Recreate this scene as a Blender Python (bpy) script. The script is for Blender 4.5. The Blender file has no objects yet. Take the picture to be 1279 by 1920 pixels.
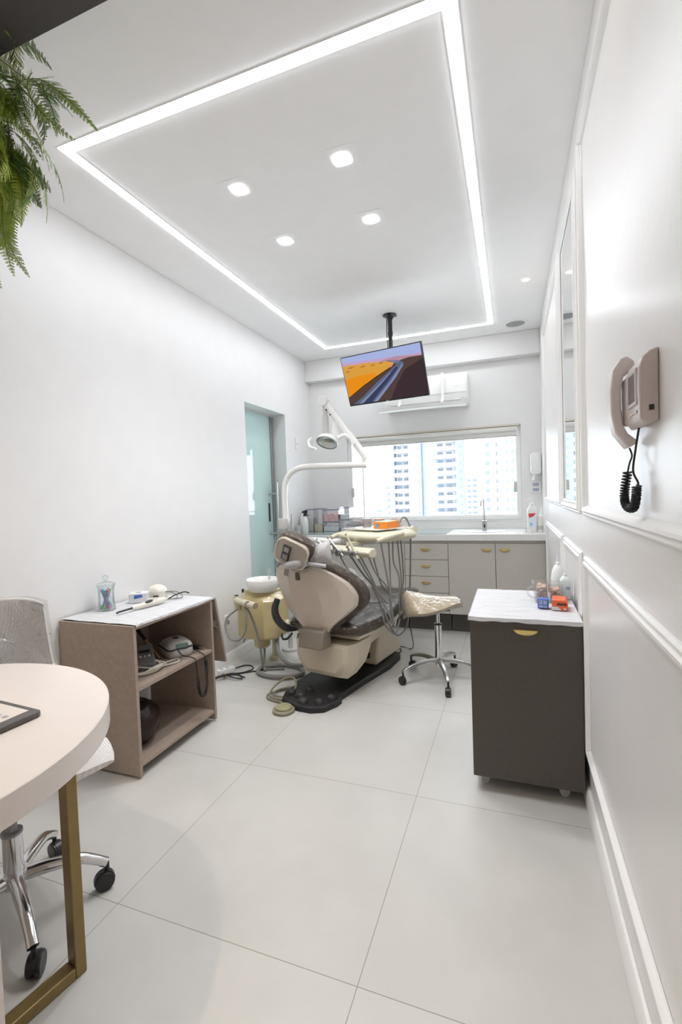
import bpy, bmesh, math, random
from mathutils import Matrix, Vector, Euler
import mathutils.noise as mnoise

S = bpy.context.scene
COL = S.collection
PI = math.pi
R = math.radians
random.seed(7)

# ------------------------------------------------------------------ camera, world, exposure
def make_camera():
    f = 875.2
    yaw, pitch, roll = -0.3523, -0.0354, -0.0352
    cy, sy, cp, sp, cr, sr = math.cos(yaw), math.sin(yaw), math.cos(pitch), math.sin(pitch), math.cos(roll), math.sin(roll)
    fwd = Vector((sy*cp, cy*cp, sp)); right = Vector((cy, -sy, 0)); up = right.cross(fwd)
    r2 = cr*right + sr*up; u2 = -sr*right + cr*up
    cd = bpy.data.cameras.new('camera'); co = bpy.data.objects.new('camera', cd); COL.objects.link(co)
    co.matrix_world = Matrix(((r2.x, u2.x, -fwd.x, 0), (r2.y, u2.y, -fwd.y, 0), (r2.z, u2.z, -fwd.z, 1.27), (0, 0, 0, 1)))
    cd.sensor_fit = 'HORIZONTAL'; cd.sensor_width = 36.0; cd.lens = f/1279*36.0
    cd.clip_start = 0.02; cd.clip_end = 2000
    S.camera = co
make_camera()

SKY = 5.5
LED_POWER = 19.5
SPOT_POWER = 30.0
w = bpy.data.worlds.new('overcast_sky'); S.world = w; w.use_nodes = True
w.node_tree.nodes['Background'].inputs[0].default_value = (0.90, 0.95, 1.0, 1)
w.node_tree.nodes['Background'].inputs[1].default_value = SKY
S.view_settings.view_transform = 'Standard'; S.view_settings.look = 'None'
S.view_settings.exposure = 0.20; S.view_settings.gamma = 1.0; S.view_settings.use_curve_mapping = False
S.cycles.max_bounces = 12; S.cycles.diffuse_bounces = 8; S.cycles.glossy_bounces = 5
S.cycles.transmission_bounces = 8; S.cycles.transparent_max_bounces = 24
S.cycles.sample_clamp_indirect = 6.0
S.cycles.caustics_reflective = False; S.cycles.caustics_refractive = False
S.cycles.use_denoising = True

# daylight enters through the window opening (portal guides sky sampling only)
pd = bpy.data.lights.new('window_portal', 'AREA'); pd.shape = 'RECTANGLE'; pd.size = 1.76; pd.size_y = 0.92
po = bpy.data.objects.new('window_portal', pd); COL.objects.link(po)
po.location = (-0.79, 4.99, 1.437); po.rotation_euler = (R(-90), 0, 0)
pd.cycles.is_portal = True

# ------------------------------------------------------------------ materials
MATS = {}
def mat(name, col, rough=0.5, metal=0.0, noise=0.0, nscale=40.0, coat=0.0, bump=0.0, bscale=60.0, trans=0.0,
        alpha=1.0, emit=None, estr=0.0, ior=1.45, spec=0.5, sheen=0.0, stretch=None):
    if name in MATS: return MATS[name]
    m = bpy.data.materials.new(name); m.use_nodes = True
    nt = m.node_tree; b = nt.nodes['Principled BSDF']
    c = (col[0], col[1], col[2], 1)
    b.inputs['Base Color'].default_value = c
    b.inputs['Roughness'].default_value = rough
    b.inputs['Metallic'].default_value = metal
    b.inputs['IOR'].default_value = ior
    b.inputs['Specular IOR Level'].default_value = spec
    b.inputs['Coat Weight'].default_value = coat
    b.inputs['Coat Roughness'].default_value = 0.06
    b.inputs['Transmission Weight'].default_value = trans
    b.inputs['Alpha'].default_value = alpha
    b.inputs['Sheen Weight'].default_value = sheen
    if emit:
        b.inputs['Emission Color'].default_value = (*emit, 1); b.inputs['Emission Strength'].default_value = estr
    vec = None
    if noise > 0 or bump > 0:
        tc = nt.nodes.new('ShaderNodeTexCoord'); mp = nt.nodes.new('ShaderNodeMapping')
        nt.links.new(tc.outputs['Object'], mp.inputs['Vector'])
        if stretch: mp.inputs['Scale'].default_value = stretch
        vec = mp.outputs['Vector']
    if noise > 0:
        n = nt.nodes.new('ShaderNodeTexNoise'); n.inputs['Scale'].default_value = nscale; n.inputs['Detail'].default_value = 4
        nt.links.new(vec, n.inputs['Vector'])
        r = nt.nodes.new('ShaderNodeValToRGB')
        r.color_ramp.elements[0].position = 0.3; r.color_ramp.elements[1].position = 0.7
        r.color_ramp.elements[0].color = tuple(max(0, x*(1-noise)) for x in col) + (1,)
        r.color_ramp.elements[1].color = tuple(min(1, x*(1+noise)) for x in col) + (1,)
        nt.links.new(n.outputs['Fac'], r.inputs['Fac']); nt.links.new(r.outputs['Color'], b.inputs['Base Color'])
    if bump > 0:
        n2 = nt.nodes.new('ShaderNodeTexNoise'); n2.inputs['Scale'].default_value = bscale; n2.inputs['Detail'].default_value = 3
        n2.inputs['Distortion'].default_value = 0.6
        nt.links.new(vec, n2.inputs['Vector'])
        bp = nt.nodes.new('ShaderNodeBump'); bp.inputs['Strength'].default_value = bump; bp.inputs['Distance'].default_value = 0.02
        nt.links.new(n2.outputs['Fac'], bp.inputs['Height']); nt.links.new(bp.outputs['Normal'], b.inputs['Normal'])
        nt.links.new(bp.outputs['Normal'], b.inputs['Coat Normal'])
    MATS[name] = m; return m

def mat_film(name, tint=(1, 1, 1), fac=0.12, rough=0.08, bump=0.6, bscale=30, haze=0.0):
    """thin clear plastic film: see-through, with glossy wrinkled highlights"""
    if name in MATS: return MATS[name]
    m = bpy.data.materials.new(name); m.use_nodes = True; nt = m.node_tree
    nt.nodes.clear()
    out = nt.nodes.new('ShaderNodeOutputMaterial'); mx = nt.nodes.new('ShaderNodeMixShader')
    tr = nt.nodes.new('ShaderNodeBsdfTransparent'); tr.inputs[0].default_value = (*tint, 1)
    gl = nt.nodes.new('ShaderNodeBsdfGlossy'); gl.inputs['Roughness'].default_value = rough
    lw = nt.nodes.new('ShaderNodeLayerWeight'); lw.inputs[0].default_value = 0.25
    ad = nt.nodes.new('ShaderNodeMath'); ad.operation = 'MULTIPLY_ADD'; ad.inputs[1].default_value = 0.5; ad.inputs[2].default_value = fac
    tc = nt.nodes.new('ShaderNodeTexCoord'); n2 = nt.nodes.new('ShaderNodeTexNoise'); n2.inputs['Scale'].default_value = bscale
    n2.inputs['Detail'].default_value = 3; n2.inputs['Distortion'].default_value = 1.5
    bp = nt.nodes.new('ShaderNodeBump'); bp.inputs['Strength'].default_value = bump; bp.inputs['Distance'].default_value = 0.03
    nt.links.new(tc.outputs['Object'], n2.inputs['Vector']); nt.links.new(n2.outputs['Fac'], bp.inputs['Height'])
    nt.links.new(bp.outputs['Normal'], gl.inputs['Normal']); nt.links.new(bp.outputs['Normal'], lw.inputs['Normal'])
    nt.links.new(lw.outputs['Fresnel'], ad.inputs[0]); nt.links.new(ad.outputs[0], mx.inputs[0])
    if haze > 0:
        df = nt.nodes.new('ShaderNodeBsdfDiffuse'); df.inputs[0].default_value = (0.85, 0.86, 0.87, 1)
        m2 = nt.nodes.new('ShaderNodeMixShader'); m2.inputs[0].default_value = haze
        nt.links.new(tr.outputs[0], m2.inputs[1]); nt.links.new(df.outputs[0], m2.inputs[2])
        nt.links.new(m2.outputs[0], mx.inputs[1])
    else:
        nt.links.new(tr.outputs[0], mx.inputs[1])
    nt.links.new(gl.outputs[0], mx.inputs[2]); nt.links.new(mx.outputs[0], out.inputs[0])
    MATS[name] = m; return m

def mat_emit(name, col, strength):
    if name in MATS: return MATS[name]
    m = bpy.data.materials.new(name); m.use_nodes = True; nt = m.node_tree; nt.nodes.clear()
    out = nt.nodes.new('ShaderNodeOutputMaterial'); e = nt.nodes.new('ShaderNodeEmission')
    e.inputs[0].default_value = (*col, 1); e.inputs[1].default_value = strength
    nt.links.new(e.outputs[0], out.inputs[0]); MATS[name] = m; return m

def mat_tiles():
    m = bpy.data.materials.new('porcelain_tiles'); m.use_nodes = True; nt = m.node_tree; b = nt.nodes['Principled BSDF']
    tc = nt.nodes.new('ShaderNodeTexCoord'); mp = nt.nodes.new('ShaderNodeMapping')
    # joints run at x = -0.4023 + 0.8 i and y = 1.0907 + 0.8 j
    mp.inputs['Location'].default_value = (0.4023+8.0, -1.0907+8.0, 0)
    nt.links.new(tc.outputs['Object'], mp.inputs['Vector'])
    br = nt.nodes.new('ShaderNodeTexBrick'); br.offset = 0.0; br.squash = 1.0
    br.inputs['Scale'].default_value = 1.0; br.inputs['Brick Width'].default_value = 0.8; br.inputs['Row Height'].default_value = 0.8
    br.inputs['Mortar Size'].default_value = 0.0013; br.inputs['Mortar Smooth'].default_value = 0.1; br.inputs['Bias'].default_value = 0
    br.inputs['Color1'].default_value = (0.565, 0.552, 0.525, 1); br.inputs['Color2'].default_value = (0.58, 0.567, 0.54, 1)
    br.inputs['Mortar'].default_value = (0.30, 0.27, 0.22, 1)
    n = nt.nodes.new('ShaderNodeTexNoise'); n.inputs['Scale'].default_value = 3.0; n.inputs['Detail'].default_value = 6
    nt.links.new(mp.outputs['Vector'], n.inputs['Vector']); nt.links.new(mp.outputs['Vector'], br.inputs['Vector'])
    mr = nt.nodes.new('ShaderNodeMapRange'); mr.inputs[1].default_value = 0.3; mr.inputs[2].default_value = 0.7
    mr.inputs[3].default_value = 0.94; mr.inputs[4].default_value = 1.05
    nt.links.new(n.outputs['Fac'], mr.inputs[0])
    mx = nt.nodes.new('ShaderNodeMix'); mx.data_type = 'RGBA'; mx.blend_type = 'MULTIPLY'; mx.inputs[0].default_value = 1
    nt.links.new(br.outputs['Color'], mx.inputs[6]); nt.links.new(mr.outputs[0], mx.inputs[7])
    nt.links.new(mx.outputs[2], b.inputs['Base Color'])
    b.inputs['Roughness'].default_value = 0.34; b.inputs['Specular IOR Level'].default_value = 0.4
    return m

def mat_mesh(name, c1, c2, scale, rough=0.6):
    """woven mesh cloth: fine checker of thread and gap"""
    m = bpy.data.materials.new(name); m.use_nodes = True; nt = m.node_tree; b = nt.nodes['Principled BSDF']
    tc = nt.nodes.new('ShaderNodeTexCoord'); ck = nt.nodes.new('ShaderNodeTexChecker'); ck.inputs['Scale'].default_value = scale
    mp = nt.nodes.new('ShaderNodeMapping'); mp.inputs['Rotation'].default_value = (R(45), R(30), R(45))
    nt.links.new(tc.outputs['Object'], mp.inputs['Vector']); nt.links.new(mp.outputs['Vector'], ck.inputs['Vector'])
    ck.inputs['Color1'].default_value = (*c1, 1); ck.inputs['Color2'].default_value = (*c2, 1)
    nt.links.new(ck.outputs['Color'], b.inputs['Base Color']); b.inputs['Roughness'].default_value = rough
    return m

WALL = mat('wall_paint', (0.80, 0.795, 0.793), 0.45, noise=0.012, nscale=8, spec=0.3)
WALLR = mat('satin_panel_paint', (0.775, 0.755, 0.745), 0.30, noise=0.012, nscale=6, bump=0.03, bscale=25)
CEIL = mat('ceiling_paint', (0.92, 0.92, 0.922), 0.7, noise=0.01, nscale=10)
TRIM = mat('trim_white', (0.87, 0.86, 0.85), 0.3, noise=0.01)
TILES = mat_tiles()
WHITEP = mat('white_plastic', (0.82, 0.82, 0.81), 0.3, noise=0.01)
WHITEG = mat('white_gloss_enamel', (0.86, 0.86, 0.84), 0.22, coat=0.4, noise=0.01)
CREAM = mat('cream_plastic', (0.66, 0.62, 0.48), 0.35, noise=0.03, nscale=12)
BEIGE = mat('beige_shell', (0.62, 0.545, 0.43), 0.38, noise=0.03, nscale=10)
SHELL = mat('pinkish_beige_shell', (0.60, 0.52, 0.44), 0.36, noise=0.03, nscale=10, coat=0.25)
TAUPE = mat('taupe_hinge', (0.235, 0.195, 0.155), 0.5, noise=0.04)
BROWN = mat('brown_upholstery', (0.07, 0.043, 0.027), 0.35, noise=0.12, nscale=14, coat=0.15, bump=0.8, bscale=15, spec=0.35)
OCHRE = mat('yellowed_plastic', (0.56, 0.46, 0.24), 0.32, noise=0.06, nscale=10, coat=0.3)
BLACKR = mat('black_rubber', (0.018, 0.018, 0.02), 0.5, noise=0.15)
DARKP = mat('dark_base_plastic', (0.018, 0.0175, 0.019), 0.42, noise=0.15, nscale=30)
BLACKP = mat('black_plastic', (0.02, 0.02, 0.022), 0.35, noise=0.1)
CHROME = mat('chrome', (0.72, 0.72, 0.73), 0.12, metal=1.0, noise=0.02)
STEEL = mat('brushed_steel', (0.60, 0.60, 0.60), 0.3, metal=1.0, noise=0.04, nscale=60)
GREYHOSE = mat('grey_hose', (0.24, 0.235, 0.225), 0.45, noise=0.05)
OLIVEHOSE = mat('olive_hose', (0.27, 0.245, 0.17), 0.45, noise=0.05)
GOLD = mat('brass_handle', (0.78, 0.60, 0.24), 0.32, metal=0.6, noise=0.04)
BRONZE = mat('bronze_tube', (0.26, 0.185, 0.075), 0.38, metal=0.55, noise=0.05)
CABGREY = mat('grey_melamine', (0.52, 0.49, 0.45), 0.5, noise=0.025, nscale=50)
CABDARK = mat('dark_taupe_melamine', (0.085, 0.073, 0.064), 0.42, noise=0.05, nscale=60)
CABCARC = mat('charcoal_carcass', (0.11, 0.10, 0.09), 0.5, noise=0.05)
WOOD = mat('oak_melamine', (0.36, 0.285, 0.235), 0.5, noise=0.07, nscale=45)
WOODE = mat('oak_edge_band', (0.48, 0.40, 0.32), 0.5, noise=0.08, nscale=30)
TOPW = mat('white_quartz', (0.78, 0.78, 0.77), 0.2, noise=0.015, nscale=30)
TABLEW = mat('white_lacquer', (0.75, 0.69, 0.655), 0.3, noise=0.01, nscale=20)
PAPER = mat('white_paper_cover', (0.62, 0.62, 0.635), 0.8, noise=0.02, nscale=60, bump=0.8, bscale=16, stretch=(.5, 2.2, 1))
GREYFAB = mat('grey_satin_fabric', (0.44, 0.42, 0.42), 0.42, noise=0.06, nscale=10, bump=0.4, bscale=14, sheen=0.3)
BEIGEV = mat('beige_vinyl_wrapped', (0.56, 0.45, 0.30), 0.3, noise=0.04, nscale=8, coat=0.8, bump=0.25, bscale=16)
AQUA = mat('frosted_aqua_glass', (0.54, 0.72, 0.71), 0.04, noise=0.02, nscale=3, spec=0.8)
ALU = mat('grey_aluminium', (0.36, 0.38, 0.38), 0.35, metal=0.7, noise=0.03)
GLASS = mat_film('clear_glass', (0.95, 0.98, 0.98), 0.05, 0.03, 0.02, 6)
CLEARW = mat_film('clear_acrylic', (0.97, 0.98, 0.98), 0.06, 0.05, 0.05, 10, haze=0.11)
CLEARP = mat_film('clear_plastic_box', (0.992, 0.995, 1.0), 0.015, 0.05, 0.05, 10, haze=0.015)
FILM = mat_film('plastic_film', (0.985, 0.98, 0.975), 0.026, 0.04, 1.0, 24, haze=0.006)
STOOLFILM = mat_film('stool_film', (0.985, 0.98, 0.975), 0.045, 0.05, 1.0, 21, haze=0.012)
PANE = mat_film('window_glass', (0.97, 0.99, 1.0), 0.02, 0.01, 0.0, 5)
MIRROR = mat('mirror_silver', (0.90, 0.92, 0.91), 0.015, metal=1.0)
ORANGE = mat('orange_card', (0.87, 0.25, 0.03), 0.5, noise=0.03)
REDOR = mat('red_orange_card', (0.72, 0.13, 0.05), 0.45, noise=0.04)
BLUEC = mat('blue_print_card', (0.07, 0.16, 0.52), 0.45, noise=0.08, nscale=60)
GREYP = mat('grey_plastic', (0.33, 0.33, 0.34), 0.4, noise=0.05)
LGREY = mat('light_grey_plastic', (0.58, 0.57, 0.55), 0.4, noise=0.03)
PUTTY = mat('putty_grey_plastic', (0.60, 0.53, 0.51), 0.45, noise=0.03, nscale=30)
IVORY = mat('ivory_plastic', (0.74, 0.71, 0.63), 0.3, noise=0.02, coat=0.3)
PINKC = mat('pink_contents', (0.80, 0.50, 0.52), 0.7, noise=0.15, nscale=30)
BEIGEC = mat('cotton_beige', (0.72, 0.52, 0.41), 0.85, noise=0.2, nscale=60)
CREAMC = mat('cream_contents', (0.74, 0.68, 0.50), 0.8, noise=0.2, nscale=60)
NAVY = mat('navy_lid', (0.13, 0.14, 0.28), 0.4, noise=0.05)
MINT = mat('pale_mint_plastic', (0.72, 0.80, 0.785), 0.35, noise=0.02)
RED = mat('red_print', (0.70, 0.05, 0.06), 0.5, noise=0.02)
LBLUE = mat('light_blue_print', (0.30, 0.55, 0.80), 0.5, noise=0.05)
WARM = (1.0, 0.80, 0.58)

# ------------------------------------------------------------------ mesh builder
class MB:
    def __init__(self, T=None):
        self.v = []; self.f = []; self.m = []; self.T = T
    def add(self, vs, fs, mi=0):
        o = len(self.v)
        for p in vs:
            p = Vector(p)
            self.v.append(tuple(self.T @ p) if self.T is not None else tuple(p))
        for f in fs:
            self.f.append(tuple(i+o for i in f)); self.m.append(mi)
        return self
    def box(self, x0, x1, y0, y1, z0, z1, mi=0):
        vs = [(x, y, z) for z in (z0, z1) for y in (y0, y1) for x in (x0, x1)]
        return self.add(vs, [(0, 2, 3, 1), (4, 5, 7, 6), (0, 1, 5, 4), (2, 6, 7, 3), (0, 4, 6, 2), (1, 3, 7, 5)], mi)
    def loft(self, loops, cap0=True, cap1=True, mi=0, closed=True):
        n = len(loops[0]); vs = [p for l in loops for p in l]; fs = []
        for i in range(len(loops)-1):
            for j in range(n if closed else n-1):
                a = i*n+j; b = i*n+(j+1) % n; fs.append((a, b, b+n, a+n))
        if cap0: fs.append(tuple(range(n-1, -1, -1)))
        if cap1: fs.append(tuple((len(loops)-1)*n+j for j in range(n)))
        return self.add(vs, fs, mi)
    def prism(self, pts, z0, z1, axis='z', mi=0):
        def P(a, b, c):
            return {'z': (a, b, c), 'y': (a, c, b), 'x': (c, a, b)}[axis]
        return self.loft([[P(a, b, z0) for a, b in pts], [P(a, b, z1) for a, b in pts]], mi=mi)
    def cyl(self, p0, p1, r0, r1=None, n=20, mi=0, cap=True):
        return self.tube([p0, p1], [r0, r0 if r1 is None else r1], n=n, mi=mi, cap=cap)
    def tube(self, pts, r, n=10, mi=0, cap=True, closed=False):
        pts = [Vector(p) for p in pts]; k = len(pts)
        rs = r if isinstance(r, (list, tuple)) else [r]*k
        loops = []; prev = None
        for i, p in enumerate(pts):
            if closed: t = pts[(i+1) % k]-pts[i-1]
            elif i == 0: t = pts[1]-pts[0]
            elif i == k-1: t = pts[-1]-pts[-2]
            else: t = (pts[i+1]-p).normalized()+(p-pts[i-1]).normalized()
            if t.length < 1e-9: t = Vector((0, 0, 1))
            t.normalize()
            if prev is None:
                a = Vector((0, 0, 1)) if abs(t.z) < 0.9 else Vector((1, 0, 0))
                u = t.cross(a).normalized()
            else:
                u = prev-t*prev.dot(t)
                if u.length < 1e-6: u = t.orthogonal()
                u.normalize()
            prev = u; w_ = t.cross(u)
            loops.append([p+rs[i]*(math.cos(2*PI*j/n)*u+math.sin(2*PI*j/n)*w_) for j in range(n)])
        if closed:
            loops.append(loops[0]); return self.loft(loops, False, False, mi)
        return self.loft(loops, cap, cap, mi)
    def lathe(self, prof, c=(0, 0, 0), n=28, mi=0, cap=True):
        loops = [[(c[0]+r*math.cos(2*PI*j/n), c[1]+r*math.sin(2*PI*j/n), c[2]+z) for j in range(n)] for r, z in prof]
        return self.loft(loops, cap, cap, mi)
    def ellipsoid(self, c, rx, ry, rz, n=20, m=12, mi=0):
        prof = [(math.sin(PI*i/m), -math.cos(PI*i/m)) for i in range(m+1)]
        loops = [[(c[0]+rx*max(s, 1e-4)*math.cos(2*PI*j/n), c[1]+ry*max(s, 1e-4)*math.sin(2*PI*j/n), c[2]+rz*z) for j in range(n)] for s, z in prof]
        return self.loft(loops, True, True, mi)
    def ring(self, outer, prof, plane, mi=0):
        """mitred rectangular moulding; outer=(a0,a1,b0,b1); prof=[(inset,height)]; plane maps (a,b,h)->xyz"""
        a0, a1, b0, b1 = outer; loops = []
        for o, h in prof:
            loops.append([plane(a0+o, b0+o, h), plane(a1-o, b0+o, h), plane(a1-o, b1-o, h), plane(a0+o, b1-o, h)])
        return self.loft(loops, False, False, mi)
    def grid(self, fn, nu, nv, mi=0):
        vs = [fn(i/nu, j/nv) for i in range(nu+1) for j in range(nv+1)]
        fs = [(i*(nv+1)+j, (i+1)*(nv+1)+j, (i+1)*(nv+1)+j+1, i*(nv+1)+j+1) for i in range(nu) for j in range(nv)]
        return self.add(vs, fs, mi)
    def slab(self, fn, nu, nv, t, mi=0):
        """closed sheet: fn(u,v)->(point, normal) thickened by t along normal"""
        P = [[fn(i/nu, j/nv) for j in range(nv+1)] for i in range(nu+1)]
        vs = [Vector(P[i][j][0]) for i in range(nu+1) for j in range(nv+1)]
        vs += [Vector(P[i][j][0])+t*Vector(P[i][j][1]) for i in range(nu+1) for j in range(nv+1)]
        N = (nu+1)*(nv+1); q = lambda i, j: i*(nv+1)+j; fs = []
        for i in range(nu):
            for j in range(nv):
                fs.append((q(i, j), q(i, j+1), q(i+1, j+1), q(i+1, j))); fs.append((N+q(i, j), N+q(i+1, j), N+q(i+1, j+1), N+q(i, j+1)))
        for i in range(nu):
            fs.append((q(i, 0), q(i+1, 0), N+q(i+1, 0), N+q(i, 0))); fs.append((q(i+1, nv), q(i, nv), N+q(i, nv), N+q(i+1, nv)))
        for j in range(nv):
            fs.append((q(0, j+1), q(0, j), N+q(0, j), N+q(0, j+1))); fs.append((q(nu, j), q(nu, j+1), N+q(nu, j+1), N+q(nu, j)))
        return self.add(vs, fs, mi)

WM = {}
def build(name, mb, m, parent=None, bevel=0.0, angle=38, label=None, local=False, seg=2, sub=0, flat=False, sharp_edges=None):
    """one mesh object; coordinates are world unless local=True (then the parent's frame)"""
    me = bpy.data.meshes.new(name)
    vs = mb.v
    P = WM.get(parent.name, Matrix()) if parent else Matrix()
    if parent and not local:
        inv = P.inverted(); vs = [tuple(inv @ Vector(v)) for v in vs]
    me.from_pydata(vs, [], mb.f)
    for k in (m if isinstance(m, (list, tuple)) else [m]): me.materials.append(k)
    me.polygons.foreach_set('material_index', mb.m)
    bm = bmesh.new(); bm.from_mesh(me); bmesh.ops.recalc_face_normals(bm, faces=bm.faces); bm.to_mesh(me); bm.free()
    if not flat:
        me.polygons.foreach_set('use_smooth', [True]*len(me.polygons))
        me.set_sharp_from_angle(angle=R(angle))
    me.update()
    o = bpy.data.objects.new(name, me); COL.objects.link(o)
    if parent: o.parent = parent
    WM[o.name] = P
    if bevel > 0:
        b = o.modifiers.new('bevel', 'BEVEL'); b.width = bevel; b.segments = seg; b.limit_method = 'ANGLE'; b.angle_limit = R(40)
    if sub:
        s = o.modifiers.new('subdivision', 'SUBSURF'); s.levels = sub; s.render_levels = sub
    if label: o['label'] = label
    return o

def tag(o, label, cat, group=None, kind=None):
    if label: o['label'] = label
    if cat: o['category'] = cat
    if group: o['group'] = group
    if kind: o['kind'] = kind
    return o

def thing(name, label, cat, loc=(0, 0, 0), rz=0.0, group=None, T=None):
    o = bpy.data.objects.new(name, None); COL.objects.link(o); o.empty_display_size = 0.1
    M_ = T if T is not None else Matrix.Translation(loc) @ Matrix.Rotation(rz, 4, 'Z')
    o.matrix_world = M_; WM[o.name] = M_
    return tag(o, label, cat, group)

def struct(name, mb, m, parent=None, **k):
    o = build(name, mb, m, parent, **k)
    if parent is None: o['kind'] = 'structure'
    return o

def kids(o):
    return [c for c in o.children]

def copy_tree(o, parent=None):
    c = o.copy(); COL.objects.link(c); c.parent = parent
    for ch in list(o.children): copy_tree(ch, c)
    return c

def dup(root, loc, rz=0.0, label=None, group=None):
    c = copy_tree(root); c.matrix_world = Matrix.Translation(loc) @ Matrix.Rotation(rz, 4, 'Z'); WM[c.name] = c.matrix_world.copy()
    if label: c['label'] = label
    if group: c['group'] = group
    return c

def spline(pts, k=8, closed=False):
    """Catmull-Rom through points"""
    P = [Vector(p) for p in pts]; n = len(P); out = []
    for i in range(n if closed else n-1):
        p0 = P[(i-1) % n] if closed or i > 0 else P[0]*2-P[1]
        p1 = P[i]; p2 = P[(i+1) % n]
        p3 = P[(i+2) % n] if closed or i+2 < n else P[-1]*2-P[-2]
        for s in range(k):
            t = s/k
            out.append(0.5*((2*p1)+(p2-p0)*t+(2*p0-5*p1+4*p2-p3)*t*t+(3*p1-p0-3*p2+p3)*t**3))
    if not closed: out.append(P[-1])
    return out

def rrect(w_, h, r, n=5, c=(0, 0)):
    pts = []
    for sx, sy, a0 in ((1, 1, 0), (-1, 1, 90), (-1, -1, 180), (1, -1, 270)):
        for i in range(n+1):
            a = R(a0+90*i/n); pts.append((c[0]+sx*(w_/2-r)+r*math.cos(a), c[1]+sy*(h/2-r)+r*math.sin(a)))
    return pts

def rbox(mb, c, size, r=0.01, axis='z', n=4, e=0.0, mi=0):
    """box with rounded corners about one axis and softened ends"""
    a = {'z': (0, 1, 2), 'y': (0, 2, 1), 'x': (1, 2, 0)}[axis]
    w_, h, d = size[a[0]], size[a[1]], size[a[2]]
    def L(s, t):
        out = []
        for p, q in rrect(w_-2*s, h-2*s, max(r-s*0.5, 0.0005), n):
            v = [0, 0, 0]; v[a[0]] = c[a[0]]+p; v[a[1]] = c[a[1]]+q; v[a[2]] = c[a[2]]+t; out.append(tuple(v))
        return out
    if e > 0: mb.loft([L(e, -d/2), L(e*0.3, -d/2+e*0.3), L(0, -d/2+e), L(0, d/2-e), L(e*0.3, d/2-e*0.3), L(e, d/2)], mi=mi)
    else: mb.loft([L(0, -d/2), L(0, d/2)], mi=mi)
    return mb

def text_mesh(s, size, T, depth=0.0006):
    """lettering as a mesh; T places the text plane"""
    cu = bpy.data.curves.new('lettering', 'FONT'); cu.body = s; cu.size = size; cu.extrude = depth; cu.align_x = 'CENTER'; cu.align_y = 'CENTER'
    cu.resolution_u = 2
    ob = bpy.data.objects.new('lettering', cu); COL.objects.link(ob)
    dg = bpy.context.evaluated_depsgraph_get(); me = ob.evaluated_get(dg).to_mesh()
    mb = MB(T); mb.add([v.co.copy() for v in me.vertices], [tuple(p.vertices) for p in me.polygons])
    ob.evaluated_get(dg).to_mesh_clear(); bpy.data.objects.remove(ob); bpy.data.curves.remove(cu)
    return mb

# ================================================================== ROOM
LX, RX, HC, YB = -2.098, 0.265, 2.737, 4.80
Y0 = -2.4
fl = MB(); fl.box(-2.40, 0.50, Y0-0.1, 5.0, -0.1, 0.0); struct('floor', fl, TILES, flat=True)
ce = MB(); ce.box(-2.40, 0.50, Y0-0.1, 5.0, HC, HC+0.1); struct('ceiling', ce, CEIL, flat=True)
# left wall with doorway y 3.445..4.19, z 0..2.088
wl = MB()
wl.box(-2.40, LX, Y0-0.1, 3.445, 0.001, HC-0.001); wl.box(-2.40, LX, 4.19, 5.0, 0.001, HC-0.001); wl.box(-2.40, LX, 3.445, 4.19, 2.088, HC-0.001)
wl.box(-2.40, -2.33, 3.445, 4.19, 0.001, 2.088)
struct('wall_left', wl, WALL, flat=True)
wr = MB(); wr.box(RX, 0.50, Y0-0.1, 5.0, 0.001, HC-0.001); struct('wall_right', wr, WALLR, flat=True)
# back wall with window opening
WX0, WX1, WZ0, WZ1 = -1.672, 0.088, 0.982, 1.892
wb = MB()
wb.box(LX, WX0, YB, 5.0, 0.001, HC-0.001); wb.box(WX1, RX, YB, 5.0, 0.001, HC-0.001)
wb.box(WX0, WX1, YB, 5.0, 0.001, WZ0); wb.box(WX0, WX1, YB, 5.0, WZ1, HC-0.001)
struct('wall_back', wb, WALL, flat=True)
wf = MB(); wf.box(LX, RX, Y0-0.1, Y0, 0.001, HC-0.001); struct('wall_front', wf, WALL, flat=True)
sf = MB(); sf.box(LX+0.001, RX-0.001, 4.70, YB-0.001, 2.515, HC-0.001); struct('trim_1', sf, WALL, bevel=0.003)
# baseboards
bb = MB(); bb.prism([(0, 0.001), (0.014, 0.001), (0.014, 0.068), (0.008, 0.078), (0, 0.080)], Y0, 3.445, 'y')
bb.v = [(LX+0.0005+x, y, z) for x, y, z in bb.v]; struct('baseboard_left', bb, TRIM)
bb = MB(); bb.prism([(0, 0.001), (-0.014, 0.001), (-0.014, 0.068), (-0.008, 0.080), (0, 0.083)], Y0, 4.15, 'y')
bb.v = [(RX-0.0005+x, y, z) for x, y, z in bb.v]; struct('baseboard_right', bb, TRIM)
# wall panel mouldings on the right wall
PROF = [(0, 0), (0, 0.006), (0.006, 0.012), (0.012, 0.012), (0.016, 0.008), (0.020, 0.017), (0.028, 0.017), (0.034, 0.010), (0.036, 0.004), (0.040, 0)]
rp = lambda a, b, h: (RX-0.0005-h, a, b)
PAN = [(-1.9, 2.01, 1.160, 2.565), (2.115, 2.79, 1.160, 2.535), (2.87, 4.17, 1.165, 2.525),
       (-1.9, 2.01, 0.215, 1.002), (2.11, 2.757, 0.215, 1.005), (2.86, 4.14, 0.215, 1.006)]
for i, p in enumerate(PAN):
    mb = MB(); mb.ring(p, PROF, rp); struct('trim_%d' % (i+2), mb, TRIM, angle=25)

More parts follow.
